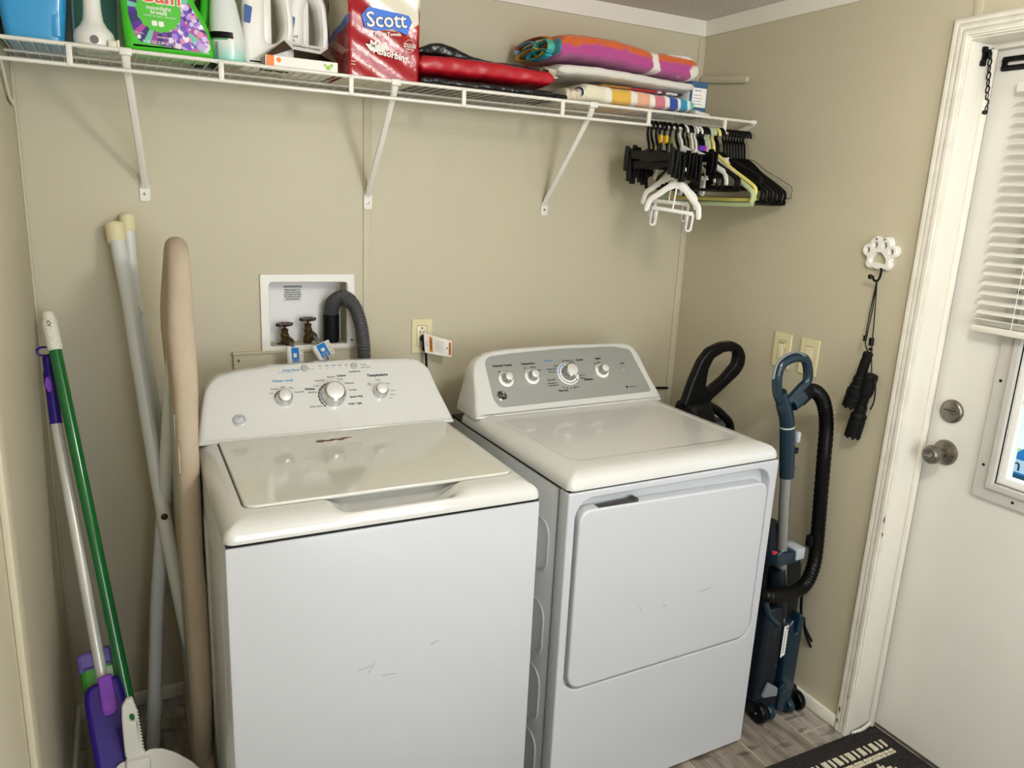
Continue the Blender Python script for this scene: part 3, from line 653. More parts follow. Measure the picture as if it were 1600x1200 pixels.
b.lathe([(.004, 0), (.004, .0005), (0, .0005)], DP(979.3, 604.8, DT), n_, 16)
obj('printed_text', b, M_TEXTK, dy_, local=True)
b = B(); b.text('Cottons', .0085, DP(856, 563.8, DT), (1, 0, 0), (0, CSL, 1), .03); obj('blue_printed_text', b, mat('bright_blue_print', '#2f86c9', .5), dy_, local=True)

# ================================================================== WIRE SHELF
SY, SZT, SZB = -.31, 1.842, 1.800
sh = thing('wire_shelf', 'white vinyl coated wire shelf on three diagonal brackets', 'shelf', (1.07, 0, 1.8))
xa, xb = XL+.004, 2.116
def rod(name, p0, p1, r): return obj(name, B().tube([p0, p1], r, 10), M_WIRE, sh)
rod('front_rod', (xa, SY, SZT), (xb, SY, SZT), .0045); rod('front_rod', (xa, SY-.002, SZB), (xb-.02, SY-.002, SZB), .0042)
rod('deck_rod', (xa, -.155, SZT-.006), (xb, -.155, SZT-.006), .003); rod('deck_rod', (xa, -.014, SZT-.004), (xb, -.014, SZT-.004), .004)
b = B()
for k in range(int((xb-xa)/.0254)):
    x = xa+.012+k*.0254; b.tube([(x, -.012, SZT), (x, SY-.002, SZT+.001), (x, SY-.005, SZT-.004)], .0013, 5)
obj('deck_wires', b, M_WIRE, sh, kind='stuff')
for x in (.153, .46, .766, 1.073, 1.38, 1.685, 1.985): obj('rod_tie', B().box(x-.006, x+.006, SY-.008, SY+.001, SZB-.002, SZT, .002), M_WIRE, sh)
for i, (tx, fx) in enumerate(((.262, .293), (.884, .901), (1.487, 1.513))):
    fz = 1.533; wo = .004 if i == 1 else 0
    pts = [V((tx, SY+.006, SZT-.008)), V((tx, SY+.014, SZT-.026)), V((fx, -.012, fz+.030)), V((fx, -.0035, fz+.012))]
    br = obj('bracket', B().tube(pts, [(.004, .010), (.007, .009), (.007, .009), (.003, .012)], 8, flat=(0, 1, .8)), M_WIRE, sh)
    obj('bracket_foot', B().prism(rrect(-.013, .013, -.022, .022, .005), (fx, -.001-wo, fz), (1, 0, 0), (0, 0, 1), .003, .0008), M_WIRE, br)
    obj('bracket_screw', B().lathe([(.0042, 0), (.0038, .002), (0, .0026)], (fx, -.0035-wo, fz-.003), (0, -1, 0), 12), M_NICKEL, br)
    obj('bracket_hook', B().box(tx-.013, tx+.013, SY-.006, SY+.012, SZT-.010, SZT+.006, .003), M_WIRE, br)
eb = obj('end_bracket', B().tube([(XR-.01, SY+.01, SZT-.004), (XR-.006, -.15, SZT-.05), (XR-.006, -.03, SZT-.11)], [(.004, .009)]*3, 8, flat=(1, 0, 0)), M_WIRE, sh)
obj('end_bracket', B().tube([(XL+.008, -.277, 1.729+.07), (XL+.006, -.16, 1.735), (XL+.006, -.06, 1.727)], [(.003, .007)]*3, 8, flat=(1, 0, 0)), M_WIRE, sh)
for (y, z) in ((SY, SZT), (SY-.002, SZB)): obj('end_cap', B().lathe([(.007, 0), (.0075, .004), (.0075, .018), (.005, .020)], (xb+.002 if z > 1.82 else xb-.02, y, z), (-1, 0, 0), 14), M_WPL, sh)
# wooden cleat on the right wall above the shelf end
obj('wall_cleat', B().tube([(XR-.012, -.02, 2.004), (XR-.012, -.235, 1.984), (XR-.012, -.247, 1.983)], [(.012, .009), (.012, .009), (.008, .007)], 12, flat=(0, 0, 1)), M_WALL.copy(), cat='cleat', label='beige painted wooden rod on the right wall above the shelf end')

# ================================================================== ITEMS ON THE SHELF
ZS = SZT+.0025
# blue storage bin
bn = thing('storage_bin', 'bright blue plastic storage bin at the left end of the shelf', 'bin', (.08, -.15, ZS))
mb = mat('blue_plastic', '#2f9bd6', .25, coat=.3); mbd = mat('dark_blue_plastic', '#123a86', .3)
def bin_pt(u, v):
    t = v; a = .055+.014*t; r = .018
    pts = rrect(.088-a-.004*0, .088+a, -.145-.11-.008*t, -.145+.11+.008*t, r, 5)
    i = u*len(pts); k = int(i) % len(pts); return V((pts[k][0], pts[k][1], ZS+.002+.135*t))
n = len(rrect(0, 1, 0, 1, .1, 5)); b = B(); b.blob(8, n, lambda s_, t_: bin_pt(t_, s_))
obj('body', b, mb, bn); 
b = B(); b.prism(rrect(.088-.066, .088+.066, -.145-.118, -.145+.118, .018, 5), (0, 0, ZS+.135), (1, 0, 0), (0, 1, 0), .016, .004); obj('rim', b, mbd, bn)
b = B(); 
for k in range(3): b.prism(rrect(.118+.0*k, .143, -.255-.001*k, -.253, .0005, 2), (0, 0, ZS+.02), (1, 0, 0), (0, 1, 0), .11, 0)
obj('corner_rib', B().box(.122, .139, -.2585, -.250, ZS+.016, ZS+.13, .003), mb, bn)
obj('clip', B().box(.118, .138, -.2655, -.258, ZS+.100, ZS+.113, .002), mbd, bn)
# white pump/spray bottle with grey dot
sp = thing('white_scrubber', 'white flared plastic cleaning bottle with a grey button', 'bottle', (.20, -.24, ZS))
prof = [(.0, 0), (.036, 0), (.041, .006), (.0415, .022), (.038, .034), (.027, .046), (.0205, .058), (.018, .08), (.0165, .12), (.0165, .17), (.012, .178), (0, .179)]
obj('body', B().lathe(prof, (.203, -.262, ZS), (0, 0, 1), 36), M_WPL, sp)
obj('grey_button', B().lathe([(.0085, 0), (.0085, .002), (0, .0025)], (.203, -.3025, ZS+.014), (.0, -1, .0), 20), mat('grey_rubber', '#6f7071', .6), sp)
# teal bottle behind
tl = thing('teal_bottle', 'clear plastic jug with teal liquid behind the white bottle', 'bottle', (.22, -.14, ZS))
obj('body', B().prism(rpoly([(.155, 0), (.262, 0), (.262, .14), (.245, .20), (.20, .235), (.17, .20), (.158, .12)], .02), (0, -.09, ZS), (1, 0, 0), (0, 0, 1), .085, .014), mat('clear_plastic', '#c9d2c4', .2, coat=.3), tl)
obj('teal_label', B().prism(rpoly([(.165, .025), (.215, .045), (.250, .015), (.254, .16), (.20, .19), (.165, .16)], .012), (0, -.1745, ZS), (1, 0, 0), (0, 0, 1), .0015), mat('teal_print', '#0f6f5e', .35), tl)
# small beige latch box next to it
lb = thing('white_cord_clip', 'small cream plastic latch lying beside the white bottle', 'clip', (.24, -.28, ZS))
obj('body', B().box(.229, .246, -.305, -.285, ZS, ZS+.016, .002), mat('cream_plastic', '#e4dfc9', .4), lb); obj('flap', B().box(.246, .252, -.306, -.283, ZS, ZS+.018, .001), mat('cream_plastic', '#e4dfc9'), lb)
# green laundry detergent jug
JG = mat('green_jug', '#3fc21f', .28, coat=.2)
jg = thing('detergent_jug', 'bright green laundry detergent jug with a purple flower label', 'detergent jug', (.36, -.24, ZS))
jo = rpoly([(.264, 0), (.448, 0), (.4495, .020), (.443, .060), (.428, .095), (.410, .120), (.408, .17), (.385, .20), (.355, .215), (.30, .215), (.262, .19), (.2575, .10)], [.010, .010, .02, .03, .03, .02, .02, .02, .02, .03, .03, .05], 5)
obj('body', B().prism(jo, (0, -.175, ZS), (1, 0, 0), (0, 0, 1), .12, .016, res=4), JG, jg, ang=60)
obj('handle', B().tube(smooth([(.432, -.235, ZS+.085), (.440, -.236, ZS+.11), (.443, -.236, ZS+.15), (.436, -.236, ZS+.185), (.40, -.235, ZS+.205)], 5), [(.011, .013)]*21, 12, flat=(0, 1, 0)), JG, jg)
obj('cap', B().lathe([(.028, 0), (.028, .045), (.024, .05), (0, .05)], (.33, -.235, ZS+.21), (0, 0, 1), 28), mat('green_cap', '#1d8a2e', .3), jg)
random.seed(3); rays = [random.choice(['#7b2a9c', '#4a1890', '#b23fa0', '#6cc7a5', '#2e1670', '#9a2f95', '#c35bb0']) for _ in range(40)]
fl_ = [(random.uniform(.58, .99), random.uniform(.0, .95), random.uniform(.02, .07), random.choice(['#c9a6e6', '#e7d9f4', '#a77fd8', '#b58fe0', '#d9c2ef', '#e58bb5', '#6d48c0', '#f2eef8', '#8a5cc8'])) for _ in range(150)]
lpts = [(.272, .080), (.280, .045), (.292, .021), (.43, .012), (.441, .022), (.437, .050), (.418, .085), (.396, .118), (.382, .15), (.30, .16), (.272, .15)]
def inpoly(x, y, P):
    c = False; j = len(P)-1
    for i in range(len(P)):
        if ((P[i][1] > y) != (P[j][1] > y)) and x < (P[j][0]-P[i][0])*(y-P[i][1])/(P[j][1]-P[i][1]+1e-12)+P[i][0]: c = not c
        j = i
    return c
lpr = rpoly(lpts, .012, 4)
def lab_col(x, z):
    cx, cz = .335, .092; r = math.hypot(x-cx, z-cz); a = math.atan2(z-cz, x-cx)
    g = lin('#4fc327')
    if not inpoly(x, z, lpr): return lin('#3fc21f')
    if r < .046 + .0012*math.cos(a*16): return g
    col = lin(rays[int((a+PI)/(2*PI)*34) % 40])
    if x > .352 and z < .13:
        for (fx, fz, fr, fc_) in fl_:
            X = .335+(fx-.5)*.24; Z = .012+fz*.11
            if math.hypot(x-X, z-Z) < fr*.12: col = lin(fc_)
    return col
b = B().grid(200, 160, lambda u, v: V((.270+u*.174, -.2958, ZS+.010+v*.152)), lambda u, v: lab_col(.270+u*.174, .010+v*.152))
b.f = [f for f in b.f if inpoly(sum(b.v[i].x for i in f)/4, sum(b.v[i].z for i in f)/4-ZS, lpr)]; b.m = [0]*len(b.f)
lbl = obj('printed_label', b, M_ATTR, jg); lbl['kind'] = 'thing'
FR = -.2965
b = B(); b.text('moonlight', .0125, (.335, FR, ZS+.0955), bold=.015); b.text('breeze', .0125, (.335, FR, ZS+.0865), bold=.015); b.text('laundry detergent · detergente', .0052, (.337, FR, ZS+.079))
b.text('91 FL OZ (2.84 QT) 2.69 L', .0088, (.338, FR, ZS+.0235), sx=.8, bold=.01); b.text('100 loads', .005, (.292, FR, ZS+.040)); b.text('aroma boost', .006, (.345, FR, ZS+.036), bold=.01)
for x in (.325, .3385): b.prism(rrect(x-.0055, x+.0055, .058, .069, .003), (0, FR+.0002, ZS), (1, 0, 0), (0, 0, 1), .0004)
b.box(.2885, .2955, FR, FR+.0005, ZS+.028, ZS+.036)
obj('printed_text', b, M_TEXTW, jg)
b = B().text('Gain', .048, (.3375, FR, ZS+.1215), bold=.055); obj('logo_outline_print', b, M_TEXTW, jg)
b = B().text('Gain', .048, (.3375, FR-.0008, ZS+.1215), bold=.01); obj('logo_print', b, mat('orange_print', '#ee5a24', .5), jg)
# yellow/black labelled bottle peeking behind the jug
yb = thing('yellow_label_bottle', 'dark bottle with yellow label behind the green jug', 'bottle', (.40, -.12, ZS))
obj('body', B().lathe([(0, 0), (.030, 0), (.032, .01), (.032, .13), (.015, .16), (.012, .19), (0, .19)], (.445, -.115, ZS), (0, 0, 1), 28), mat('dark_bottle', '#12301c', .3), yb)
obj('label', B().lathe([(.0325, .085), (.0328, .086), (.0328, .125), (.0325, .126)], (.445, -.115, ZS), (0, 0, 1), 28), mat('yellow_label', '#c9b51f', .5), yb)
obj('printed_text', B().text('ULTRA CONCENTRATED', .0098, (.437, -.1485, ZS+.103), bold=.02), M_TEXTK, yb)
# white to mint softener bottle
fs = thing('softener_bottle', 'white and mint oval bottle with a black band label', 'bottle', (.485, -.26, ZS))
msf = mat('white_mint_plastic', '#e8ecea', .25, coat=.3); nt = msf.node_tree; tcn = nt.nodes.new('ShaderNodeTexCoord'); sx_ = nt.nodes.new('ShaderNodeSeparateXYZ'); rmp = nt.nodes.new('ShaderNodeValToRGB')
rmp.color_ramp.elements[0].position = 0.0; rmp.color_ramp.elements[0].color = (*lin('#7fd3c2'), 1); rmp.color_ramp.elements[1].position = .045; rmp.color_ramp.elements[1].color = (*lin('#e2e8e4'), 1)
nt.links.new(tcn.outputs['Object'], sx_.inputs[0]); nt.links.new(sx_.outputs['Z'], rmp.inputs[0]); nt.links.new(rmp.outputs[0], nt.nodes['Principled BSDF'].inputs['Base Color'])
prof = [(.034, 0), (.0365, .003), (.0385, .02), (.0385, .045), (.037, .075), (.0335, .105), (.029, .135), (.022, .16), (.016, .19)]
def sof(s_, t_):
    i = s_*(len(prof)-1); k = min(int(i), len(prof)-2); f_ = i-k; r = prof[k][0]*(1-f_)+prof[k+1][0]*f_; h = prof[k][1]*(1-f_)+prof[k+1][1]*f_
    a = 2*PI*t_; return V((.486+r*math.cos(a)-h*.07, -.262+r*.85*math.sin(a), ZS+h))
obj('body', B().blob(24, 36, sof), msf, fs)
def sofband(h0, h1, a0, a1, off=.0007, n=14):
    b = B()
    def P(u, v):
        h = h0+(h1-h0)*v; s_ = next((k+(h-prof[k][1])/(prof[k+1][1]-prof[k][1]) for k in range(len(prof)-1) if h <= prof[k+1][1]), 1)/(len(prof)-1)
        q = sof(s_, (a0+(a1-a0)*u)/(2*PI)); c = V((.486-h*.07, -.262, q.z)); return q+(q-c).normalized()*off
    return b.grid(n, 3, P)
obj('black_band', sofband(.052, .066, D2(175), D2(285)), M_BLACK, fs)
obj('green_band', sofband(.048, .052, D2(175), D2(265)), mat('green_band', '#56a06a', .4), fs)
b = B()
for k in range(9): b.box(.4515, .458, -.290, -.289, ZS+.006+k*.0042, ZS+.0078+k*.0042)
obj('printed_text', b, M_TEXTK, fs)
# two white jugs with grab handles
def white_jug(x0, yc, wd, label):
    j = thing('white_jug', label, 'jug', (x0+wd/2, yc, ZS))
    out = rpoly([(x0, 0), (x0+wd, 0), (x0+wd, .12), (x0+wd*.93, .19), (x0+wd*.55, .235), (x0+wd*.35, .235), (x0+.004, .17), (x0, .10)], [.012, .012, .04, .04, .015, .015, .04, .03], 6)
    hole = rpoly([(x0+wd*.44, .058), (x0+wd*.72, .064), (x0+wd*.82, .10), (x0+wd*.74, .165), (x0+wd*.55, .19), (x0+wd*.44, .16)], .016, 5)
    obj('body', B().prism([out, hole], (0, yc+.05, ZS), (1, 0, 0), (0, 0, 1), .10, .016, res=4), M_WPL, j, ang=60)
    obj('inner_wall', B().box(x0+wd*.30, x0+wd*.62, yc-.02, yc+.035, ZS+.04, ZS+.19, .012), M_WPL, j)
    obj('cap', B().lathe([(.022, 0), (.022, .028), (0, .03)], (x0+wd*.45, yc, ZS+.233), (0, 0, 1), 24), mat('blue_cap', '#1f55a5', .35), j)
    obj('blue_label', B().prism(rpoly([(x0+.006, .10), (x0+.020, .098), (x0+.026, .135), (x0+.008, .14)], .003), (0, yc-.0505, ZS), (1, 0, 0), (0, 0, 1), .001), mat('navy_print', '#1c4f96', .4), j)
    return j
white_jug(.517, -.205, .125, 'large white jug with grab handle right of the mint bottle')
j2 = white_jug(.628, -.155, .112, 'white jug with blue label between the box and paper towels')
obj('printed_text', B().text('free and\nclear', .010, (.643, -.2065, ZS+.086), bold=.01), M_TEXTK, j2)
obj('cyan_label', B().prism(rpoly([(.634, .055), (.645, .052), (.648, .070), (.638, .076)], .003), (0, -.2055, ZS), (1, 0, 0), (0, 0, 1), .001), mat('cyan_print', '#2a8fc0', .4), j2)
# open carton of dryer sheets
bxm = mat('white_card', '#eeece6', .5)
cb = thing('open_carton', 'open white and orange carton lying in front of the white jugs', 'box', (.65, -.29, ZS), group=None)
xc0, xc1, yc0, yc1, hz = .560, .737, -.303, -.215, .026
b = B(); b.box(xc0, xc1, yc0, yc0+.0015, ZS, ZS+hz); b.box(xc0, xc1, yc1-.0015, yc1, ZS, ZS+hz); b.box(xc0, xc0+.0015, yc0, yc1, ZS, ZS+hz); b.box(xc1-.0015, xc1, yc0, yc1, ZS, ZS+hz); b.box(xc0, xc1, yc0, yc1, ZS, ZS+.0015)
obj('tray', b, bxm, cb, kind='stuff')
fl0 = [at(457, 76, 1, -.285), at(501, 84, 1, -.285), at(512, 76, 1, -.262), at(444, 63, 1, -.262)]
obj('lid_flap', B().add(fl0+[q+V((0, .0012, -.0012)) for q in fl0], [(0, 1, 2, 3), (7, 6, 5, 4), (0, 1, 5, 4), (1, 2, 6, 5), (2, 3, 7, 6), (3, 0, 4, 7)]), bxm, cb)
for q in ([V((xc0+.004, yc0+.002, ZS+hz)), fl0[0]+V((0, .001, 0)), fl0[3]+V((0, .001, 0)), V((xc0+.002, yc1, ZS+hz))], [V((xc1-.004, yc0+.002, ZS+hz)), fl0[1]+V((0, .001, 0)), fl0[2]+V((0, .001, 0)), V((xc1-.002, yc1, ZS+hz))], [fl0[3]+V((0, .001, 0)), fl0[2]+V((0, .001, 0)), V((xc1-.002, yc1, ZS+hz)), V((xc0+.002, yc1, ZS+hz))]):
    obj('side_flap', B().add(q+[p+V((0, 0, -.0012)) for p in q], [(0, 1, 2, 3), (7, 6, 5, 4), (0, 1, 5, 4), (1, 2, 6, 5), (2, 3, 7, 6), (3, 0, 4, 7)]), mat('kraft_inside', '#5d4630', .8), cb)
obj('inner_lining', B().box(xc0+.003, xc1-.003, yc0+.004, yc1-.003, ZS+.002, ZS+.004), mat('kraft_inside', ''), cb)
for k, (x, r) in enumerate(((.62, .014), (.652, .015), (.69, .016))): obj('dryer_sheet_roll', B().tube([(x-.02, -.25, ZS+.018), (x+.02, -.25, ZS+.020)], [r*.8, r], 14), mat('grey_sheet', '#9b9a9c', .9), cb)
obj('orange_panel', B().box(xc0+.004, xc0+.022, yc0-.0008, yc0, ZS+.0005, ZS+hz), mat('orange_card', '#ef7f1c', .45), cb)
obj('grey_panel', B().box(xc0-.0008, xc0, yc0+.005, yc1-.02, ZS+.002, ZS+hz-.003), mat('grey_card', '#9b9d98', .5), cb)
obj('orange_seal', B().prism(ell(xc0+.033, .017, .0055, .0055), (0, yc0, ZS), (1, 0, 0), (0, 0, 1), .0008), mat('orange_card', ''), cb)
obj('green_leaf_print', B().prism(ell(.712, .012, .006, .005), (0, yc0, ZS), (1, 0, 0), (0, 0, 1), .0008).prism(ell(.720, .018, .004, .004), (0, yc0, ZS), (1, 0, 0), (0, 0, 1), .0008).prism(ell(.704, .017, .003, .003), (0, yc0, ZS), (1, 0, 0), (0, 0, 1), .0008), mat('leaf_green', '#8cc63a', .5), cb)
fx_ = (fl0[1]-fl0[0]).normalized(); fn = fl0[3]-fl0[0]; fn = (fn-fx_*fn.dot(fx_)).normalized(); obj('printed_text', B().text('outdoor breeze', .0105, (fl0[0]+fl0[1]+fl0[2]+fl0[3])/4-fx_.cross(fn)*-.0008, fx_, fn, .02), M_TEXTK, cb)
# paper towel pack
pt = thing('paper_towel_pack', 'large red and white wrapped pack of paper towels on the shelf', 'paper towels', (.86, -.20, ZS))
px0, px1, py0, py1, pz1 = .7655, .9535, -.292, -.085, .262
RED, CREAM = lin('#a41420'), lin('#ece5d2')
def pcol(u, v):
    x = u; z = v*pz1
    edge = .118+.0*u + .028*((u-.62)/.38)**2*(1 if u > .62 else 0) if u > .45 else .118+.11*((.45-u)/.3)
    if u < .18: return RED
    k = min(1, max(0, (z-edge)/.003+.5))
    base_ = tuple(RED[i]*(1-k)+CREAM[i]*k for i in range(3))
    if u > .45 and edge-.05 < z < edge:
        s_ = .5+.5*math.sin((edge-z)*900); f_ = .35*s_*(1-(edge-z)/.05)*(u-.45)/.5; oc = lin('#d9722e'); base_ = tuple(base_[i]*(1-f_)+oc[i]*f_ for i in range(3))
    return base_
def pside(u, v):
    z = v*pz1
    if z > .115+.03*u: return lin('#d9d3bb')
    if z > .095+.03*u: return lin('#3f6ab5')
    if z > .06 and abs((z-.06)-(.05-.06*u)) < .01: return lin('#c98c83')
    return tuple(c*.75 for c in RED)
def pbox(b, P0, P1, cf, nb=8):
    def P(u, v):
        e = .004*(1-min(1, min(u, 1-u)/.04)**.5)
        q = V(P0)+(V(P1)-V(P0))*u; nn = V((P1[1]-P0[1], P0[0]-P1[0], 0)).normalized(); return q-nn*e*1.0+V((0, 0, ZS+.0015+v*pz1))+nn*.0015*math.sin(v*23+u*9)
    return b.grid(90, 100, P, cf)
b = B(); pbox(b, (px0, py0, 0), (px1, py0, 0), pcol); pbox(b, (px0, py1, 0), (px0, py0, 0), pside); pbox(b, (px1, py0, 0), (px1, py1, 0), lambda u, v: RED); pbox(b, (px1, py1, 0), (px0, py1, 0), lambda u, v: RED)
n0 = len(b.v); b.add([(px0, py0, ZS+.0015), (px1, py0, ZS+.0015), (px1, py1, ZS+.0015), (px0, py1, ZS+.0015), (px0, py0, ZS+pz1), (px1, py0, ZS+pz1), (px1, py1, ZS+pz1), (px0, py1, ZS+pz1)], [(3, 2, 1, 0), (4, 5, 6, 7)], [CREAM]*8)
obj('wrapper', b, M_VINYL, pt)
PF = py0-.0062
def banner(b): return b.prism(rpoly([(.797, .145), (.806, .118), (.838, .114), (.880, .124), (.918, .113), (.923, .130), (.930, .146), (.921, .160), (.862, .164), (.815, .167)], .003), (0, PF+.002, ZS), (1, 0, 0), (0, 0, 1), .002)
obj('blue_banner_print', banner(B()), mat('banner_blue', '#1f6fe0', .4), pt)
b = B().text('Scott', .050, (.861, PF-.0006, ZS+.1405), (1, 0, .10), (-.10, 0, 1), .045); obj('logo_outline_print', b, mat('navy_outline', '#173a7c', .4), pt)
obj('logo_print', B().text('Scott', .050, (.861, PF-.0022, ZS+.1405), (1, 0, .10), (-.10, 0, 1), .012), M_TEXTW, pt)
b = B().text('Paper Towels', .0125, (.866, PF-.001, ZS+.109), (1, 0, .12), (-.12, 0, 1), .02); b.text('Most', .023, (.842, PF-.001, ZS+.079), (1, 0, -.08), (.08, 0, 1), .04); b.text('Absorbing', .0225, (.874, PF-.001, ZS+.062), (1, 0, -.13), (.13, 0, 1), .03)
b.prism([ell(.924, .088, .0135, .0155, 28), ell(.924, .088, .0128, .0148, 28)], (0, PF+.001, ZS), (1, 0, 0), (0, 0, 1), .0015)
for t, z in (('Great Choice', .0925), ('INCREDIBLE', .0865), ('PRICE!', .0800)): b.text(t, .0062, (.924, PF-.001, ZS+z), bold=.02)
b.prism(rpoly([(.806, .081), (.822, .064), (.858, .068), (.862, .083), (.832, .079)], .004), (0, PF+.0015, ZS), (1, 0, 0), (0, 0, 1), .001)
for k in range(3): b.box(.771, .782, PF+.001, PF+.002, ZS+.028+k*.007+(.02 if k == 2 else 0), ZS+.0295+k*.007+(.02 if k == 2 else 0))
obj('printed_text', b, M_TEXTW, pt)
# folded vinyl bags
def slab(name, x0, x1, y0, y1, zf, tf, m, parent=None, ns=60, nt=40, cfn=None, wob=.002, seed=0, p=4.5, **k):
    """soft folded slab: zf(u) centre height, tf(u) half thickness along x"""
    rnd = random.Random(seed); ph = [rnd.uniform(0, 6.28) for _ in range(8)]
    def P(s, t):
        u = s; x = x0+(x1-x0)*u; e = min(1, min(u, 1-u)/.03)**.5; e = max(e, .05)
        a = 2*PI*t; ca, sa = math.cos(a), math.sin(a); q = 2/p
        yy = (y0+y1)/2+(y1-y0)/2*(.97+.03*e)*math.copysign(abs(ca)**q, ca); zz = zf(u)+tf(u)*(.35+.65*e)*math.copysign(abs(sa)**q, sa)
        wv = wob*(math.sin(u*17+a*2+ph[0])+.7*math.sin(u*37-a*3+ph[1])+.5*math.sin(u*61+a*5+ph[2]))
        return V((x, yy+wv*ca, zz+wv*sa*.7))
    b = B().blob(ns, nt, P, (lambda s, t: cfn(s, t, P(s, t))) if cfn else None)
    return obj(name, b, m, parent, ang=60, **k)
blv = mat('black_vinyl', '#141416', .3, bump=.9, bscale=28, bdist=.01); rdv = mat('red_vinyl', '#b01222', .34, bump=.3, bscale=34, bdist=.004)
slab('black_vinyl_cover', .957, 1.362, -.298, -.06, lambda u: ZS+.0125, lambda u: .0115, blv, wob=.0012, seed=1, cat='bag', label='folded black vinyl bag at the bottom, under the red bag')
slab('red_vinyl_bag', .955, 1.362, -.292, -.07, lambda u: ZS+.030+.024+.004*math.sin(u*3), lambda u: .022+.004*math.sin(u*2.6+.5)-.002*u, rdv, wob=.0011, seed=2, cat='bag', label='shiny red folded vinyl bag between the black ones')
slab('black_vinyl_bag', .958, 1.33, -.26, -.05, lambda u: ZS+.084+.016*math.exp(-((u-.2)/.16)**2)-.004*u, lambda u: .006+.014*math.exp(-((u-.22)/.18)**2), blv, wob=.0015, seed=3, cat='bag', label='black vinyl bag folded on top of the red one')
# towels
def stripes(u):
    st = [(.0, '#e9e1c6'), (.18, '#f0ece2'), (.23, '#e3b447'), (.40, '#f0ece2'), (.455, '#e9b08e'), (.575, '#f0ece2'), (.62, '#d4788a'), (.715, '#f0ece2'), (.755, '#1d4aa6'), (.835, '#f0ece2'), (.865, '#1c93bb'), (.93, '#f0ece2'), (.955, '#63bdb6')]
    c = st[0][1]
    for a, h in st:
        if u >= a: c = h
    return lin(c)
st_ = thing('striped_towel', 'folded beach towel with yellow, pink, blue stripes, lowest at front', 'towel', (1.67, -.18, ZS))
slab('body', 1.462, 1.868, -.300, -.06, lambda u: ZS+.031-.003*u, lambda u: .027-.006*u, M_TERRY, st_, ns=160, cfn=lambda s, t, q: stripes(s+.02*math.sin(t*2*PI)), wob=.0012, seed=4)
b = B()
for k, (c_, r, h) in enumerate((('#efe9d4', .024, .0), ('#27386e', .020, .003), ('#efe9d4', .015, .006))):
    pts = [V((1.467-h, -.262+r*1.15*math.cos(a)*1.25, ZS+.028+r*.8*math.sin(a))) for a in [PI*.1+i*.32 for i in range(16)]]
    obj('rolled_hem', B().tube(pts, [(.008, .0022)]*16, 8, flat=(1, 0, 0)), mat('cloth_'+c_[1:], c_, .95), st_)
cf = thing('cream_cloth', 'crumpled cream cloth poking out left of the striped towel', 'cloth', (1.42, -.2, ZS))
slab('body', 1.405, 1.46, -.29, -.12, lambda u: ZS+.020, lambda u: .016, mat('cream_cloth', '#ddd4bf', .95, bump=.5, bscale=300), cf, wob=.004, seed=8)
bkc = thing('black_cloth', 'folded black cloth showing between the bags and striped towel', 'cloth', (1.40, -.2, ZS))
slab('body', 1.366, 1.405, -.295, -.1, lambda u: ZS+.010, lambda u: .008, mat('black_cloth', '#16161d', .95), bkc, wob=.001, seed=9)
rt = thing('red_patterned_towel', 'red and white towel folded behind the striped one', 'towel', (1.72, -.15, ZS+.05))
slab('body', 1.55, 1.862, -.245, -.05, lambda u: ZS+.0635, lambda u: .0055, M_TERRY, rt, ns=100, cfn=lambda s, t, q: lin('#b5781f') if s < .35 else (lin('#b3171d') if s < .68 else (lin('#ece8df') if s < .73 else (lin('#7a1420') if s < .79 else (lin('#ece8df') if s < .93 else lin('#1c1c2c'))))), wob=.0008, seed=5)
wt = thing('white_towel', 'folded white terry towel under the pink and orange towel', 'towel', (1.62, -.17, ZS+.08))
slab('body', 1.375, 1.868, -.292, -.05, lambda u: ZS+.086+.010*math.sin(min(1, u*1.6)*2.2)-.012*u, lambda u: .0165-.003*u, mat('white_terry', '#dcd8d0', .95, bump=.9, bscale=500, bdist=.002), wt, wob=.0012, seed=6)
for k in range(3):
    pts = [V((1.372-.004*k, -.27+.022*i*.5, ZS+.062+.012*k+.006*math.sin(i*1.4+k*2))) for i in range(9)]
    obj('rolled_hem', B().tube(pts, [(.014, .0025)]*9, 8, flat=(1, 0, 0)), mat('hem_cream', '#cfc6b2', .95), wt)
def pinkcol(s, t, q):
    if s < .012: return lin('#2a8a9a')
    u = (q.x-1.365)/(1.872-1.365); z = (q.z-(ZS+.108))/.072; y = (q.y+.30)/.25
    P_, O_, W_ = lin('#b4468e'), lin('#cf5f1e'), lin('#eae4da')
    h = z+max(0, y-.03)*1.2
    def ip(xs, ys):
        return float(np.interp(u, xs, ys))
    band = ip([0, .12, .25, .45, .62, .75, 1], [.55, .60, .78, .72, .56, .50, .44])
    c = O_ if h > band else P_
    cx = .665+.05*(.5-h)*(h < .5)-.03*(h-.5)*(h > .5)
    wd = .024+.10*max(0, .22-h)+.06*max(0, h-.62)
    if abs(u-cx) < wd and h < .82: c = W_
    if u > .66 and h < .13-.35*(u-.66): c = W_
    if .76 < u < .97 and .76-.3*(u-.76) < h < .98-.25*(u-.76): c = W_
    if u > .925+.12*abs(h-.25) and h < .50: c = W_
    return c
def ptop(u): return float(np.interp(u, [0, .1, .3, .5, .68, .85, .93, 1], [.176, .186, .190, .182, .170, .176, .178, .160]))
def pbot(u): return float(np.interp(u, [0, .15, .4, .7, 1], [.112, .121, .119, .108, .100]))
pk_ = thing('pink_orange_towel', 'thick pink and orange patterned beach towel on top of the pile', 'towel', (1.62, -.17, ZS+.11))
slab('body', 1.368, 1.872, -.300, -.045, lambda u: ZS+(ptop(u)+pbot(u))/2, lambda u: (ptop(u)-pbot(u))/2, M_TERRY, pk_, ns=220, nt=130, cfn=pinkcol, wob=.0012, seed=7)
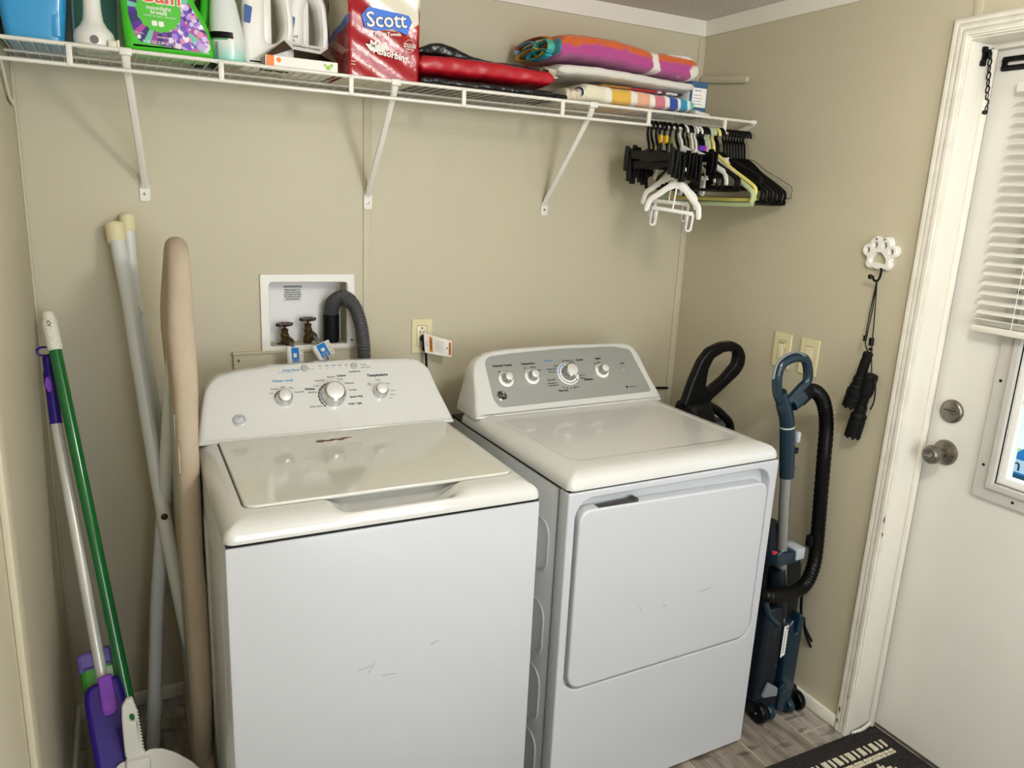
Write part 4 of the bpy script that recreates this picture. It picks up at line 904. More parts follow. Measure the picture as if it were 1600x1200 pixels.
for k, (c_, yy, zz, ry, rz) in enumerate((('#d06a2a', -.155, .160, .105, .020), ('#7fb7d6', -.120, .156, .062, .018), ('#4fb59a', -.225, .145, .048, .022), ('#d3a53c', -.160, .134, .085, .014), ('#2c98ac', -.215, .126, .062, .012))):
    pts = [V((1.362-.003*k, yy+ry*math.cos(a), ZS+zz+rz*math.sin(a))) for a in [k*.9+i*.40 for i in range(15)]]
    obj('rolled_layer', B().tube(pts, [(.012, .0035)]*15, 8, flat=(1, 0, 0)), mat('cloth_'+c_[1:], c_, .95, bump=.4, bscale=500), pk_)
# blue and white box at the right end
bw = thing('blue_white_carton', 'small blue and white box at the right end of the shelf', 'box', (1.92, -.2, ZS))
obj('carton', B().box(1.880, 1.945, -.262, -.18, ZS, ZS+.108, .003), mat('steel_blue_card', '#3d6389', .45), bw)
obj('white_label', B().box(1.884, 1.940, -.2635, -.262, ZS+.030, ZS+.088, .0005), M_TEXTW, bw)
obj('white_label', B().box(1.8790, 1.880, -.255, -.19, ZS+.005, ZS+.10, .0005), M_TEXTW, bw)
b = B(); b.text('Net Wt', .008, (1.905, -.2645, ZS+.080), bold=.01)
for k in range(4): b.box(1.888, 1.925-.005*(k % 2), -.2642, -.2635, ZS+.038+k*.009, ZS+.0395+k*.009)
obj('printed_text', b, M_TEXTG, bw)
ws2 = thing('white_cloth', 'small white folded cloth in front of the blue box', 'cloth', (1.9, -.28, ZS))
slab('body', 1.872, 1.930, -.302, -.265, lambda u: ZS+.009-.005*u, lambda u: .0085-.004*u, mat('white_terry', ''), ws2, wob=.0005)

# ================================================================== WATER BOX, HOSES, OUTLETS
wb = thing('water_supply_box', 'white recessed washer water box with two shutoff valves', 'outlet box', (.72, 0, 1.09))
fo = rpoly([(.580, 1.088), (.861, 1.088), (.859, 1.316), (.580, 1.316)], .006); fi = rrect(.604, .838, 1.099, 1.293, .012)
obj('frame', B().prism([fo, fi], (0, 0, 0), (1, 0, 0), (0, 0, 1), .0075, .0015), M_WPL, wb)
b = B(); PD = .072
b.box(.603, .839, PD, PD+.003, 1.098, 1.294); b.box(.600, .6055, -.001, PD, 1.098, 1.294); b.box(.8365, .842, -.001, PD, 1.098, 1.294); b.box(.6, .842, -.001, PD, 1.095, 1.1005); b.box(.6, .842, -.001, PD, 1.2915, 1.296)
obj('recessed_pan', b, mat('pan_plastic', '#e9e9e8', .35), wb, kind='stuff')
for (x, z) in ((.590, 1.305), (.850, 1.306), (.850, 1.112)): obj('screw', B().lathe([(.0045, 0), (.004, .0015), (0, .002)], (x, -.0072, z), (0, -1, 0), 12), M_NICKEL if z < 1.2 else M_WPL, wb)
lc = at(457, 457, 1, PD)
obj('instruction_label', B().box(lc.x-.026, lc.x+.026, PD-.0012, PD-.0004, lc.z-.026, lc.z+.022), mat('silver_label', '#cfd0ce', .4), wb)
b = B(); b.text('CAUTION NOTICE', .0066, (lc.x, PD-.0014, lc.z+.018), bold=.04)
for k, t in enumerate(('Before turning on', 'water check hoses', 'connections & valves', 'for leaks and drips', 'see instructions')): b.text(t, .0062, (lc.x, PD-.0014, lc.z+.008-.0068*k), bold=.03)
obj('printed_text', b, M_TEXTK, wb)
m_br = mat('aged_brass', '#7d6a45', .4, .8, vary=.5, vscale=80); m_rd = mat('brown_red_handwheel', '#3a211c', .45)
def valve(x, y, z, hz):
    vb = obj('valve', B().lathe([(.013, -.018), (.013, -.002), (.010, .002), (.012, .010), (.014, .016), (.010, .022), (.011, .030), (.012, .033), (.008, .035), (.004, .037), (.004, .050), (0, .050)], (x, y, z), (0, 0, 1), 18), m_br, wb)
    obj('valve_spout', B().lathe([(.009, 0), (.010, .012), (.0145, .016), (.0145, .030), (.010, .032), (0, .032)], (x, y-.004, z+.008), (.35, -1, -.45), 16), m_br, vb)
    wheel = []
    for k in range(48):
        a = 2*PI*k/48; r = .0235+.0022*math.cos(8*a); wheel.append((r*math.cos(a), r*math.sin(a)))
    b = B().prism([wheel]+[ell(.0115*math.cos(a), .0115*math.sin(a), .004, .003, 8, a) for a in [PI/4+k*PI/2 for k in range(4)]], (x, y, z+.044), (1, 0, .05), (0, 1, 0), .008, .0015)
    obj('valve_wheel', b, m_rd, vb)
valve(.6535, .030, 1.113, 0); valve(.7235, .030, 1.127, 0)
obj('pipe_stub', B().cyl((.7225, .032, 1.1005), (.7225, .032, 1.12), .013), m_rd, wb)
obj('pipe_hole', B().prism(ell(.6525, .032, .024, .015), (0, 0, 1.1006), (1, 0, 0), (0, 1, 0), .0012), M_DARK, wb)
obj('standpipe', B().lathe([(.0245, 0), (.0245, .086), (.0215, .087), (.0215, .07), (0, .07)], (.797, .036, 1.1007), (0, 0, 1), 28), M_BLACKM, wb)
# drain hose (corrugated)
path = smooth([(.797, .036, 1.176), (.797, .033, 1.200), (.803, .018, 1.228), (.822, -.012, 1.245), (.846, -.035, 1.228), (.860, -.05, 1.190), (.869, -.058, 1.140), (.873, -.062, 1.08), (.875, -.062, 1.0), (.875, -.062, .85)], 26)
R_ = [.0188+(.0026 if i % 4 < 2 else 0)+(.002 if i < 100 else 0) for i in range(len(path))]
obj('drain_hose', B().tube(path, R_, 20), mat('grey_ribbed_rubber', '#4c4d4f', .5), cat='hose', label='grey corrugated drain hose looping out of the black standpipe')
# supply hoses with folded tags
for i, (x0, y0, z0, dx_, lab) in enumerate(((.664, .002, 1.110, .03, 'steel supply hose on the left valve with blue white tag'), (.735, .002, 1.128, .05, 'steel supply hose on the right valve with tilted blue white tag'))):
    h = thing('supply_hose', lab, 'hose', (x0, y0, z0))
    pth = smooth([(x0, y0, z0), (x0+dx_*.25, y0-.03, z0-.022), (x0+dx_*.7, y0-.06, z0-.07), (x0+dx_, y0-.075, z0-.14), (x0+dx_, y0-.075, z0-.35)], 6)
    obj('braided_line', B().tube(pth, .0062, 10), mat('braided_steel', '#a9abac', .3, .8, bump=.6, bscale=900), h)
    c = at(*((462, 557) if i == 0 else (506, 547)), 1, -.085); xd = V((1, -.25, .22 if i == 0 else .50)).normalized() if i else V((1, -.3, .06)).normalized(); zd = V((-xd.z, 0, xd.x+0.0)); yd = zd
    w2, h2 = (.022, .030) if i == 0 else (.026, .024)
    if i == 0: T_ = ((441, 548), (469, 556), (475, 612), (455, 620))
    P = lambda a, b_, off: c+xd*a+yd*b_+V((0, off, 0))
    q = [P(-w2, -h2, 0), P(w2, -h2, 0), P(w2, h2, 0), P(-w2, h2, 0)]
    tg = obj('hose_tag', B().add(q+[v+V((0, .0008, 0)) for v in q], [(0, 1, 2, 3), (7, 6, 5, 4), (0, 1, 5, 4), (1, 2, 6, 5), (2, 3, 7, 6), (3, 0, 4, 7)]), mat('pale_tag', '#e8e4da', .5), h)
    def patch(a0, a1, b0, b1, off): qq = [P(a0, b0, off), P(a1, b0, off), P(a1, b1, off), P(a0, b1, off)]; return B().add(qq+[v+V((0, .0004, 0)) for v in qq], [(0, 1, 2, 3), (7, 6, 5, 4), (0, 1, 5, 4), (1, 2, 6, 5), (2, 3, 7, 6), (3, 0, 4, 7)])
    obj('blue_panel', patch(-w2*.55, w2*.45, -h2*.92, h2*.92, -.0009), mat('tag_blue', '#2584d6', .45), tg)
    obj('white_square', patch(-w2*.28, w2*.15, -h2*.1, h2*.35, -.0015), M_TEXTW, tg)
    obj('tag_roll', B().tube([P(-w2*.85, -h2*1.15, -.003), P(-w2*.85, h2*1.1, -.003)], .0075, 12), M_WPL, tg)
    b = B(); n2 = xd.cross(yd)
    for k in range(5): b.text('water supply', .0036, P(-w2*.05, -h2*.3-k*h2*.12, -.0016), xd, yd)
    obj('printed_text', b, M_TEXTW, tg)
    b = B()
    for k in range(3): b.text('1/2"', .0055, P(w2*.75, h2*(.6-.55*k), -.0012), xd, yd)
    obj('small_printed_text', b, M_TEXTG, tg)
# sheet cover strip under the box
cv = thing('wall_cover_strip', 'beige painted metal cover strip under the water box', 'cover', (.7, 0, .9))
obj('cover', B().box(.4985, .888, -.010, 0, .84, 1.086, .002), M_WALL, cv); obj('cover_lip', B().box(.4965, .888, -.013, 0, 1.080, 1.090, .002), M_WALL, cv)
obj('screw', B().lathe([(.0045, 0), (.004, .002), (0, .003)], (.513, -.010, 1.065), (0, -1, 0), 12), M_NICKEL, cv)
# power outlet + plug cord + warning tag
ol = thing('power_outlet', 'ivory wall outlet left of the dryer console', 'outlet', (1.083, 0, 1.06))
obj('cover_plate', B().prism([rrect(1.048, 1.118, 1.058, 1.170, .003), rrect(1.0655, 1.1, 1.081, 1.148, .002)], (0, 0, 0), (1, 0, 0), (0, 0, 1), .005, .002), M_IVORY, ol)
obj('receptacle', B().box(1.066, 1.0995, -.0045, 0, 1.0815, 1.1475, .001), mat('ivory_socket', '#ece3c2', .3), ol)
for (x0_, x1_, z0_, z1_) in ((1.080, 1.085, 1.138, 1.143), (1.0745, 1.0765, 1.124, 1.133), (1.088, 1.090, 1.124, 1.133)): obj('slot', B().box(x0_, x1_, -.0052, -.0042, z0_, z1_), M_DARK, ol)
pc = thing('dryer_plug_lead', 'black plug and cord in the outlet with a white orange tag', 'power cord', (1.09, -.01, 1.09))
obj('plug', B().tube(smooth([(1.086, -.0055, 1.106), (1.087, -.022, 1.108), (1.087, -.032, 1.098), (1.085, -.034, 1.07)], 5), [(.013, .011)]*5+[(.012, .013)]*5+[(.011, .012)]*5+[(.006, .008)], 12), M_BLACKM, pc)
obj('cord', B().tube(smooth([(1.085, -.033, 1.075), (1.088, -.034, 1.04), (1.091, -.034, .95), (1.095, -.034, .7)], 5), .0042, 8), M_BLACKM, pc)
T0 = [at(662, 520, 1, -.045), at(706, 533, 1, -.075), at(705.5, 558, 1, -.075), at(664, 551, 1, -.045)]
def tq(u, v, off=0):
    p = (T0[0]*(1-u)+T0[1]*u)*(1-v)+(T0[3]*(1-u)+T0[2]*u)*v; return p+V((0, -.006*math.sin(u*PI)-off, 0))
def tpatch(u0, u1, v0, v1, off): return B().grid(10, 2, lambda a, b_: tq(u0+(u1-u0)*a, v0+(v1-v0)*b_, off))
tg = obj('warning_tag', B().grid(12, 2, lambda a, b_: tq(a, b_)).grid(12, 2, lambda a, b_: tq(a, b_, -.0006)), mat('tag_white', '#f3efe6', .5), pc)
for u0, u1 in ((.17, .28), (.88, .97)): obj('orange_band', tpatch(u0, u1, .10, .90, .0006), mat('tag_orange', '#e48a1f', .5), tg)
b = B()
xd_ = (tq(.7, .5)-tq(.3, .5)).normalized(); yd_ = (tq(.5, 0)-tq(.5, 1)).normalized()
for u_c in (.225, .925): b.text('WARNING', .0072, tq(u_c, .5, .0013), yd_, -xd_, .03)
b.prism([(-.003, -.0028), (.003, -.0028), (0, .0028)], tq(.80, .5, .001), yd_, -xd_, .0004)
obj('printed_text', b, M_TEXTK, tg)
b = B()
for k in range(9): b.text('do not remove this tag read manual', .0026, tq(.36+.040*k, .5, .0011), yd_, -xd_)
for k in range(3): b.text('avertissement lire', .0026, tq(.05+.035*k, .5, .0009), yd_, -xd_)
obj('small_printed_text', b, M_TEXTG, tg)
obj('black_rod_end', B().cyl(at(1015, 606, 1, -.02)+V((0, .0, 0)), at(1043, 606, 1, -.006), .0045), M_BLACKM, cat='rod', label='short black rod end poking out behind the dryer console right side')
# wall switches
for i, yc in enumerate((-.539, -.651)):
    s_ = thing('light_switch', ('ivory toggle dimmer switch plate nearest the corner' if i == 0 else 'ivory rocker switch plate nearer the door'), 'switch', (XR, yc, 1.07))
    zc = 1.124; hh, ww = .057, .036
    obj('cover_plate', B().prism([rrect(-ww, ww, -hh, hh, .003), rrect(-.0165, .0165, -.033, .033, .002)], (XR, yc, zc), (0, -1, 0), (0, 0, 1), .0055, .002), M_IVORY, s_)
    if i == 0:
        obj('toggle_paddle', B().box(XR-.0068, XR, yc-.010, yc+.0135, zc-.030, zc+.022, .001), mat('ivory_socket', ''), s_)
        obj('slider', B().box(XR-.0085, XR-.005, yc-.0155, yc-.0125, zc+.008, zc+.024, .0006), mat('ivory_socket', ''), s_)
        obj('switch_frame', B().box(XR-.0062, XR-.002, yc-.0165, yc+.0165, zc-.033, zc+.033), mat('ivory_frame', '#cfc393', .4), s_); obj('gap', B().box(XR-.0066, XR-.004, yc-.0105, yc+.0135, zc+.022, zc+.0235), M_DARK, s_)
    else:
        obj('rocker', B().prism([(-.0155, -.032), (.0155, -.032), (.0155, .032), (-.0155, .032)], (XR-.001, yc, zc), (0, -1, 0), (0, 0, 1), .006, .0012), mat('ivory_socket', ''), s_)
        obj('gap', B().box(XR-.003, XR-.001, yc-.0165, yc+.0165, zc-.033, zc+.033), M_DARK, s_)
# ------------------------------------------------------------------ paw hook with flashlights
pw = thing('paw_hook', 'white paw shaped wall hook with five cutouts', 'hook', (XR, -.85, 1.41))
def star(circs, n=120, c=(0, 0)):
    out = []
    for k in range(n):
        a = 2*PI*k/n; d = V((math.cos(a), math.sin(a))); best = 0
        for (x, y, r) in circs:
            q = V((x-c[0], y-c[1])); pr = q.dot(d); dd_ = q.length_squared-pr*pr
            if dd_ < r*r: best = max(best, pr+math.sqrt(r*r-dd_))
        out.append((c[0]+d.x*best, c[1]+d.y*best))
    return out
oc = star([(0, 0, .041), (-.026, -.026, .015), (.026, -.026, .015), (0, -.022, .020), (-.040, .012, .018), (.040, .012, .018), (-.016, .032, .019), (.016, .032, .019)])
def paw(circle_r, sc_): return star([(x*sc_, y*sc_, r*sc_) for x, y, r in oc])
hl = [ell(-.038, .010, .0075, .0095), ell(.038, .010, .0075, .0095), ell(-.015, .026, .0075, .010), ell(.015, .026, .0075, .010), rpoly([(-.025, -.026), (0, -.021), (.025, -.026), (.027, -.014), (.010, .007), (-.010, .007), (-.027, -.014)], .009, 4)]
pcx = (XR, -.851, 1.459)
obj('back_plate', B().prism([oc]+[[(x*1.0, y) for x, y in h] for h in hl], (XR, -.853, 1.459), (0, -1, 0), (0, 0, 1), .009, .0015), M_WPL, pw)
obj('front_plate', B().prism([[(x*.93, y*.93) for x, y in oc]]+hl, (XR-.008, -.851, 1.459), (0, -1, 0), (0, 0, 1), .007, .0012), M_WPL, pw)
for yy in (-.013, .013): obj('screw', B().lathe([(.003, 0), (.003, .001), (0, .0015)], (XR-.0145, -.851-yy, 1.459+.0425), (-1, 0, 0), 10), M_NICKEL, pw)
obj('hook_prong', B().tube(smooth([(XR-.012, -.866, 1.425), (XR-.014, -.867, 1.400), (XR-.022, -.866, 1.388), (XR-.034, -.864, 1.390), (XR-.038, -.862, 1.402)], 4), .0032, 8), M_BLACK, pw)
obj('toggle_ball', B().lathe([(0, 0), (.006, .002), (.007, .008), (.004, .014), (0, .015)], (XR-.036, -.858, 1.392), (-.2, .5, .8), 12), M_BLACK, pw)
def torch(name, label, top, bot, prof, cordpts):
    t = thing(name, label, 'flashlight', top)
    ax = (V(bot)-V(top)); L = ax.length
    o = obj('body', B().lathe([(r, h*L) for r, h in prof], top, ax, 22), M_BLACKM, t, ang=18)
    for k in range(8):
        a = k*PI/4; u = ax.orthogonal().normalized(); w_ = ax.normalized().cross(u); q = V(bot)+(u*math.cos(a)+w_*math.sin(a))*.0200-ax.normalized()*.001
        obj('crown_tooth', B().obox(q, ax, u*math.cos(a)+w_*math.sin(a), .014, .005, .008, .001), M_BLACKM, t)
    obj('wrist_cord', B().tube(smooth(cordpts, 5), .0016, 6), M_BLACK, t)
    return t
f1t, f1b = at(1357, 551, 0, XR-.045), at(1329, 633, 0, XR-.04)
hkp = V((XR-.022, -.865, 1.392))
t1 = torch('flashlight', 'black flashlight hanging higher, on the left cord of the paw hook', f1t, f1b, [(.012, 0), (.0135, .01), (.0135, .09), (.0125, .10), (.0125, .13), (.0138, .14), (.0138, .44), (.0165, .46), (.0165, .60), (.0195, .62), (.0195, .68), (.0235, .70), (.0235, .80), (.0225, .81), (.0225, .84), (.0235, .85), (.0235, 1), (.019, 1), (.019, .97), (0, .97)],
      [hkp, at(1357, 500, 0, XR-.03), at(1352, 535, 0, XR-.04), f1t+V((0, 0, .0))])
obj('wrist_cord', B().tube([hkp, at(1364, 480, 0, XR-.03), at(1353, 532, 0, XR-.04)], .0016, 6), M_BLACK, t1)
obj('cord_stop', B().cyl(at(1352, 524, 0, XR-.04), at(1351, 533, 0, XR-.04), .005), M_BLACK, t1)
f2t, f2b = at(1358, 590, 0, XR-.03), at(1330, 685, 0, XR-.03)
t2 = torch('flashlight', 'black flashlight hanging lower, with crenellated head below', at(1362, 585, 0, XR-.028), at(1332, 680, 0, XR-.028), [(.014, 0), (.018, .01), (.0195, .03), (.0195, .30), (.0175, .31), (.0175, .34), (.0135, .36), (.0135, .50), (.0165, .52), (.0165, .62), (.0225, .66), (.0225, .70), (.0215, .71), (.0215, .74), (.0225, .75), (.0225, 1), (.018, 1), (.018, .97), (0, .97)],
      [hkp, at(1366, 500, 0, XR-.022), at(1362, 545, 0, XR-.025), at(1362, 585, 0, XR-.028)])
obj('pocket_clip', B().tube(smooth([at(1364, 590, 0, XR-.045), at(1368, 600, 0, XR-.05), at(1366, 625, 0, XR-.05), at(1360, 640, 0, XR-.045)], 4), .002, 6), M_BLACK, t2)
obj('cord_stop', B().cyl(at(1362, 528, 0, XR-.022), at(1361, 540, 0, XR-.022), .007), M_BLACK, t2)
obj('swivel_bead', B().lathe([(0, 0), (.0055, .003), (.0055, .008), (0, .011)], at(1360, 549, 0, XR-.024), (0, 0, 1), 12), M_BLACK, t2)

# ================================================================== HANGERS (on the front rod of the shelf)
HR = SZB   # rod height
def hook_pts(h=.055, r=.016, tail=.9):
    """hook in local plane: u across, w up; rod centre at (0,0)"""
    pts = []
    for k in range(11):
        a = -.35+(PI+.35+tail)*k/10*.86; pts.append((r*math.cos(PI-a+0)*-1, r*math.sin(a)))
    return pts
def hanger(name, label, x, yaw, cat='hanger', lean=0, group=None, yoff=0):
    t = thing(name, label, cat, (x, SY-.002, HR), yaw, group=group)
    if lean: t.matrix_basis = WM[t.name] = Matrix.Translation((x, SY-.002, HR)) @ Matrix.Rotation(yaw, 4, 'Z') @ Matrix.Rotation(lean, 4, 'X')
    return t
# local frame of each hanger: origin at the rod, local X = along the rod, Y = across (shoulders), Z up
def Lq(u, w_, d=0): return V((d, u, w_))
def hook(t, r, m, neck=-.05, flatr=None):
    pts = [Lq(-.0165, -.012)]
    for k in range(9): a = PI-(PI*1.0)*k/8; pts.append(Lq(.0165*math.cos(a), -.010+.0185*math.sin(a)+.0))
    pts += [Lq(.0165, -.022), Lq(.008, -.034), Lq(0, neck)]
    return obj('hook', B().tube(smooth(pts, 3), r, 8), m, t, local=True)
def tube_hanger(t, m, r=.0042, half=.205, drop=.085, neck=-.055, lowbar=True):
    hook(t, r*.85, m, neck)
    z0 = neck; zb = neck-drop
    pts = [Lq(0, z0), Lq(half*.45, z0-drop*.40), Lq(half*.90, z0-drop*.78), Lq(half, z0-drop*.93), Lq(half*.985, zb-.012), Lq(half*.93, zb-.022), Lq(0, zb-.023), Lq(-half*.93, zb-.022), Lq(-half*.985, zb-.012), Lq(-half, z0-drop*.93), Lq(-half*.90, z0-drop*.78), Lq(-half*.45, z0-drop*.40)]
    obj('frame', B().tube(smooth(pts, 4, closed=True), r, 8, closed=True), m, t, local=True)
def clip_hanger(t, m, half=.145, zbar=-.090, tagm=None, tilt=0):
    b = B(); pts = [Lq(-.0165, -.012)]
    for k in range(9): a = PI-PI*k/8; pts.append(Lq(.0165*math.cos(a), -.010+.0185*math.sin(a)))
    pts += [Lq(.0165, -.024), Lq(.010, -.042), Lq(0, -.060), Lq(0, zbar+.008)]
    obj('hook', B().tube(smooth(pts, 3), [(.0036, .0058)]*(3*(len(pts)-1)+1), 8), m, t, local=True)
    bar = B().prism(rpoly([(-half, -.010), (-half*.4, -.014), (0, -.02), (half*.4, -.014), (half, -.010), (half, .010), (half*.3, .013), (0, .020), (-half*.3, .013), (-half, .010)], .006), Lq(0, zbar, .003), (0, 1, 0), (0, 0, 1), .006, .001)
    obj('bar', bar, m, t, local=True)
    for s_ in (-1, 1):
        c = B().prism(rpoly([(-.011, .020), (.011, .020), (.013, -.012), (.011, -.060), (-.011, -.060), (-.013, -.012)], .004), Lq(s_*(half-.008), zbar, .011), (0, 1, 0), (0, 0, 1), .009, .0015)
        ck = obj('clip', c, m, t, local=True)
        obj('clip_jaw', B().prism(rpoly([(-.009, .026), (.009, .026), (.012, -.010), (.010, -.052), (-.010, -.052), (-.012, -.010)], .004), Lq(s_*(half-.008), zbar, -.003), (0, 1, 0), (0, 0, 1), .007, .0015), m, ck, local=True)
    if tagm: 
        dz = -.034 if tilt else random.choice([0, .004, -.003])
        obj('size_tag', B().box(-.004, .004, .002, .018, -.050+dz, -.024+dz, .0015), tagm, t, local=True)
m_hb = mat('black_hanger_plastic', '#030304', .4)
for m_ in (m_hb, M_BLACK, M_BLACKM): m_.node_tree.nodes['Principled BSDF'].inputs['Specular IOR Level'].default_value = .22; m_hw = mat('white_hanger_plastic', '#edebe6', .3); m_yt = mat('yellow_size_tag', '#e3b730', .4)
xs = [1.698, 1.712, 1.731, 1.746, 1.764, 1.788, 1.812]
desc = ['leftmost black clip hanger on the rod', 'second black clip hanger from the left', 'black clip hanger with a yellow size tag, third from left', 'black clip hanger with yellow tag, fourth from left', 'black clip hanger with yellow tag, fifth from left', 'black clip hanger with a green size tag, sixth from left', 'black clip hanger just left of the white hangers']
for i, x in enumerate(xs):
    t = hanger('clip_hanger', desc[i], x, (-.10, -.02, -.04, .02, .05, .02, .14)[i], lean=(.05, -.03, .04, .09, -.04, .10, .02)[i], group='black clip hangers')
    clip_hanger(t, m_hb, half=.142-.007*(i % 3), zbar=-.088-.011*((i*2) % 3), tilt=(i == 2), tagm=m_yt if i in (2, 3, 4) else (mat('olive_tag', '#6b7a2e', .4) if i == 5 else None))
def kid_hanger(t, m, low=True, half=.085, drop=.07, neck=-.05):
    hook(t, .0032, m, neck)
    for s_ in (-1, 1):
        pts = [Lq(0, neck), Lq(s_*half*.35, neck-drop*.22), Lq(s_*half*.75, neck-drop*.60), Lq(s_*half*1.02, neck-drop*.85), Lq(s_*half*1.12, neck-drop*1.35)]
        obj('arm', B().tube(smooth(pts, 4), [(.003, .011)]*4+[(.003, .009)]*4+[(.003, .0085)]*8+[(.003, .005)], 8, flat=(1, 0, 0)), m, t, local=True)
    if low:
        obj('stem', B().tube([Lq(0, neck-.004), Lq(0, neck-.078)], .0025, 6), m, t, local=True)
        obj('lower_bar', B().box(-.003, .003, -.066, .066, neck-.086, neck-.075, .001), m, t, local=True)
        for s_ in (-1, 1):
            obj('clip_loop', B().prism([rrect(-.0105, .0105, -.058, .0, .010, 5), rrect(-.0045, .0045, -.050, -.010, .0042, 4)], Lq(s_*.058, neck-.078, .0035), (0, 1, 0), (0, 0, 1), .007, .001), m, t, local=True)
            obj('loop_pin', B().tube([Lq(s_*.058, neck-.088), Lq(s_*.058, neck-.128)], .0018, 6), M_TEXTG, t, local=True)
# lowest white hanger hangs from another one
t = thing('small_hanger', 'white child hanger with two loop clips hanging lowest', 'hanger', mtx=Matrix.Translation((1.735, SY-.115, 1.680)) @ Matrix.Rotation(.55, 4, 'Z') @ Matrix.Rotation(.10, 4, 'X')); kid_hanger(t, m_hw, half=.076)
t = thing('small_hanger', 'white child hanger with loop clips just behind the lowest one', 'hanger', mtx=Matrix.Translation((1.765, SY-.045, 1.705)) @ Matrix.Rotation(.38, 4, 'Z') @ Matrix.Rotation(.05, 4, 'X')); kid_hanger(t, m_hw)
for i, (x, yaw, lab, low) in enumerate(((1.826, .15, 'white hanger between the black clip hangers, seen from its hook', False), (1.868, -.05, 'white hanger with a rectangular label block and drooping arms', True), (1.884, .1, 'white hanger behind the one with the label block', False), (1.925, .0, 'grey white hanger left of the yellow one', False))):
    t = hanger('small_hanger', lab, x, yaw); kid_hanger(t, m_hw if i < 3 else mat('pale_grey_plastic', '#c9c9c6', .35), low=low, half=.10+.012*i, neck=-.06-.006*i)
    if i == 1: obj('label_block', B().box(-.006, .006, -.020, .020, -.085, -.060, .0015), m_hw, t, local=True)
for i, x in enumerate((1.838, 1.850, 1.896, 1.905, 1.914)):
    t = hanger('black_hanger', ('black plastic hanger %s' % ('among the white ones, left', 'among the white ones, right', 'with purple collar, left of three', 'with purple collar, middle of three', 'with magenta collar, right of three')[i]), x, (.12, -.1, .03, .0, -.03)[i], group='black hangers behind the white ones')
    tube_hanger(t, m_hb, .0045, half=.165+.004*i, drop=.095, neck=-.065)
    if i > 1: obj('size_collar', B().box(-.005, .005, -.006, .006, -.062, -.046, .0015), mat('purple_tag', '#6d2bb8', .4) if i < 4 else mat('magenta_tag', '#a3209a', .4), t, local=True)
for nm, lab, x, yaw, hexc, r, half, drop, neck in (('green_hanger', 'pale green tubular hanger, front of the tubular ones', 1.936, .05, '#b7c79a', .0072, .205, .125, -.075), ('yellow_hanger', 'yellow tubular hanger right of the green one', 1.956, .04, '#e8dc7c', .006, .195, .115, -.07)):
    t = hanger(nm, lab, x, yaw); tube_hanger(t, mat(nm+'_plastic', hexc, .35), r, half, drop, neck)
names = ['first', 'second', 'third', 'fourth', 'fifth', 'sixth', 'seventh', 'last']
for i in range(8):
    x = 2.000+.0125*i
    t = hanger('tube_hanger', 'black tubular hanger at the wall end, %s toward the wall' % names[i], x, -.02+.006*i, group='black tubular hangers at the wall end')
    tube_hanger(t, m_hb, .0047, half=.190+.002*(i % 3), drop=.112+.004*(i % 2), neck=-.078)
t = hanger('wire_hanger', 'thin steel wire hanger nearest the right wall', 2.104, .03); tube_hanger(t, mat('steel_wire', '#8b8578', .3, .8), .0013, .20, .10, -.075)
t = hanger('clip_hanger', 'black wide shouldered hanger with a printed white collar', 1.972, .1); tube_hanger(t, m_hb, .0075, .18, .085, -.065)
obj('printed_collar', B().box(-.008, .008, -.055, -.018, -.098, -.078, .003), m_hw, t, local=True)

# ================================================================== LEFT CORNER: IRONING BOARD, MOPS
ib = thing('ironing_board', 'folded ironing board with beige cover standing on edge beside the washer', 'ironing board', (.33, -.3, 0))
m_cv = mat('beige_cotton_cover', '#c0b09a', .9, bump=.5, bscale=60, bdist=.004, vary=.10, vscale=8); m_lg = mat('white_tube_enamel', '#dcdfdc', .35, coat=.2)
# outline in (y,z); extruded along x with soft rounded edges
bo_ = [(-.30, 1.438), (-.385, 1.42), (-.445, 1.34), (-.488, 1.18), (-.505, .98), (-.515, .6), (-.50, .145), (-.48, .118), (-.19, .118), (-.17, .145), (-.15, .6), (-.15, .98), (-.17, 1.2), (-.215, 1.38)]
bos = [(q.x, q.y) for q in smooth([V((a, b_, 0)) for a, b_ in bo_], 4, closed=True)]
b = B()
vs, fs = curve_mesh([bos], .048, .0225, 4)
def boardx(z): return .331+.012*sstep(.9, 1.45, z)-.004*sstep(.5, 0, z)
vv = []
for v in vs:
    y, z, d = v.x, v.y, v.z
    wv = .003*math.sin(z*9+y*4)+.0018*math.sin(z*23+1)
    # cloth sagging under the nose on the left side
    sag = -.010*math.exp(-((z-1.22)/.14)**2)*(1 if d > 0 else 0)
    vv.append(V((boardx(z)-d+wv*.6+sag, y, z)))
b.add(vv, fs); obj('cover', b, m_cv, ib, ang=80)
e0 = [V((boardx(z)+.004*math.sin(z*9), -.5135-.003, z)) for z in [.2+.06*k for k in range(16)]]
obj('seam_piping', B().tube([V((boardx(z)-.020, -.30-.205*sstep(1.44, .9, z), z)) for z in [1.425-.03*k for k in range(18)]], .0022, 6), m_cv, ib)
obj('inner_panel', B().box(.306, .311, -.48, -.17, .16, 1.05, .001), mat('mesh_steel', '#b9b7ae', .5, .3), ib)
def legtube(name, pts, r, parent=ib): return obj(name, B().tube(smooth(pts, 5), r, 14), m_lg, parent)
A_ = [at(183, 372, 1, -.052), at(190, 410, 1, -.075), at(204, 480, 1, -.12), at(216, 560, 1, -.15), at(256, 803, 1, -.235), at(285, 950, 1, -.29), at(298, 1010, 1, -.31)]
C_ = [at(200, 355, 1, -.025), at(206, 430, 1, -.045), at(213, 480, 1, -.07), at(228, 560, 1, -.09), at(266, 803, 1, -.16), at(294, 950, 1, -.22), at(300, 985, 1, -.24)]
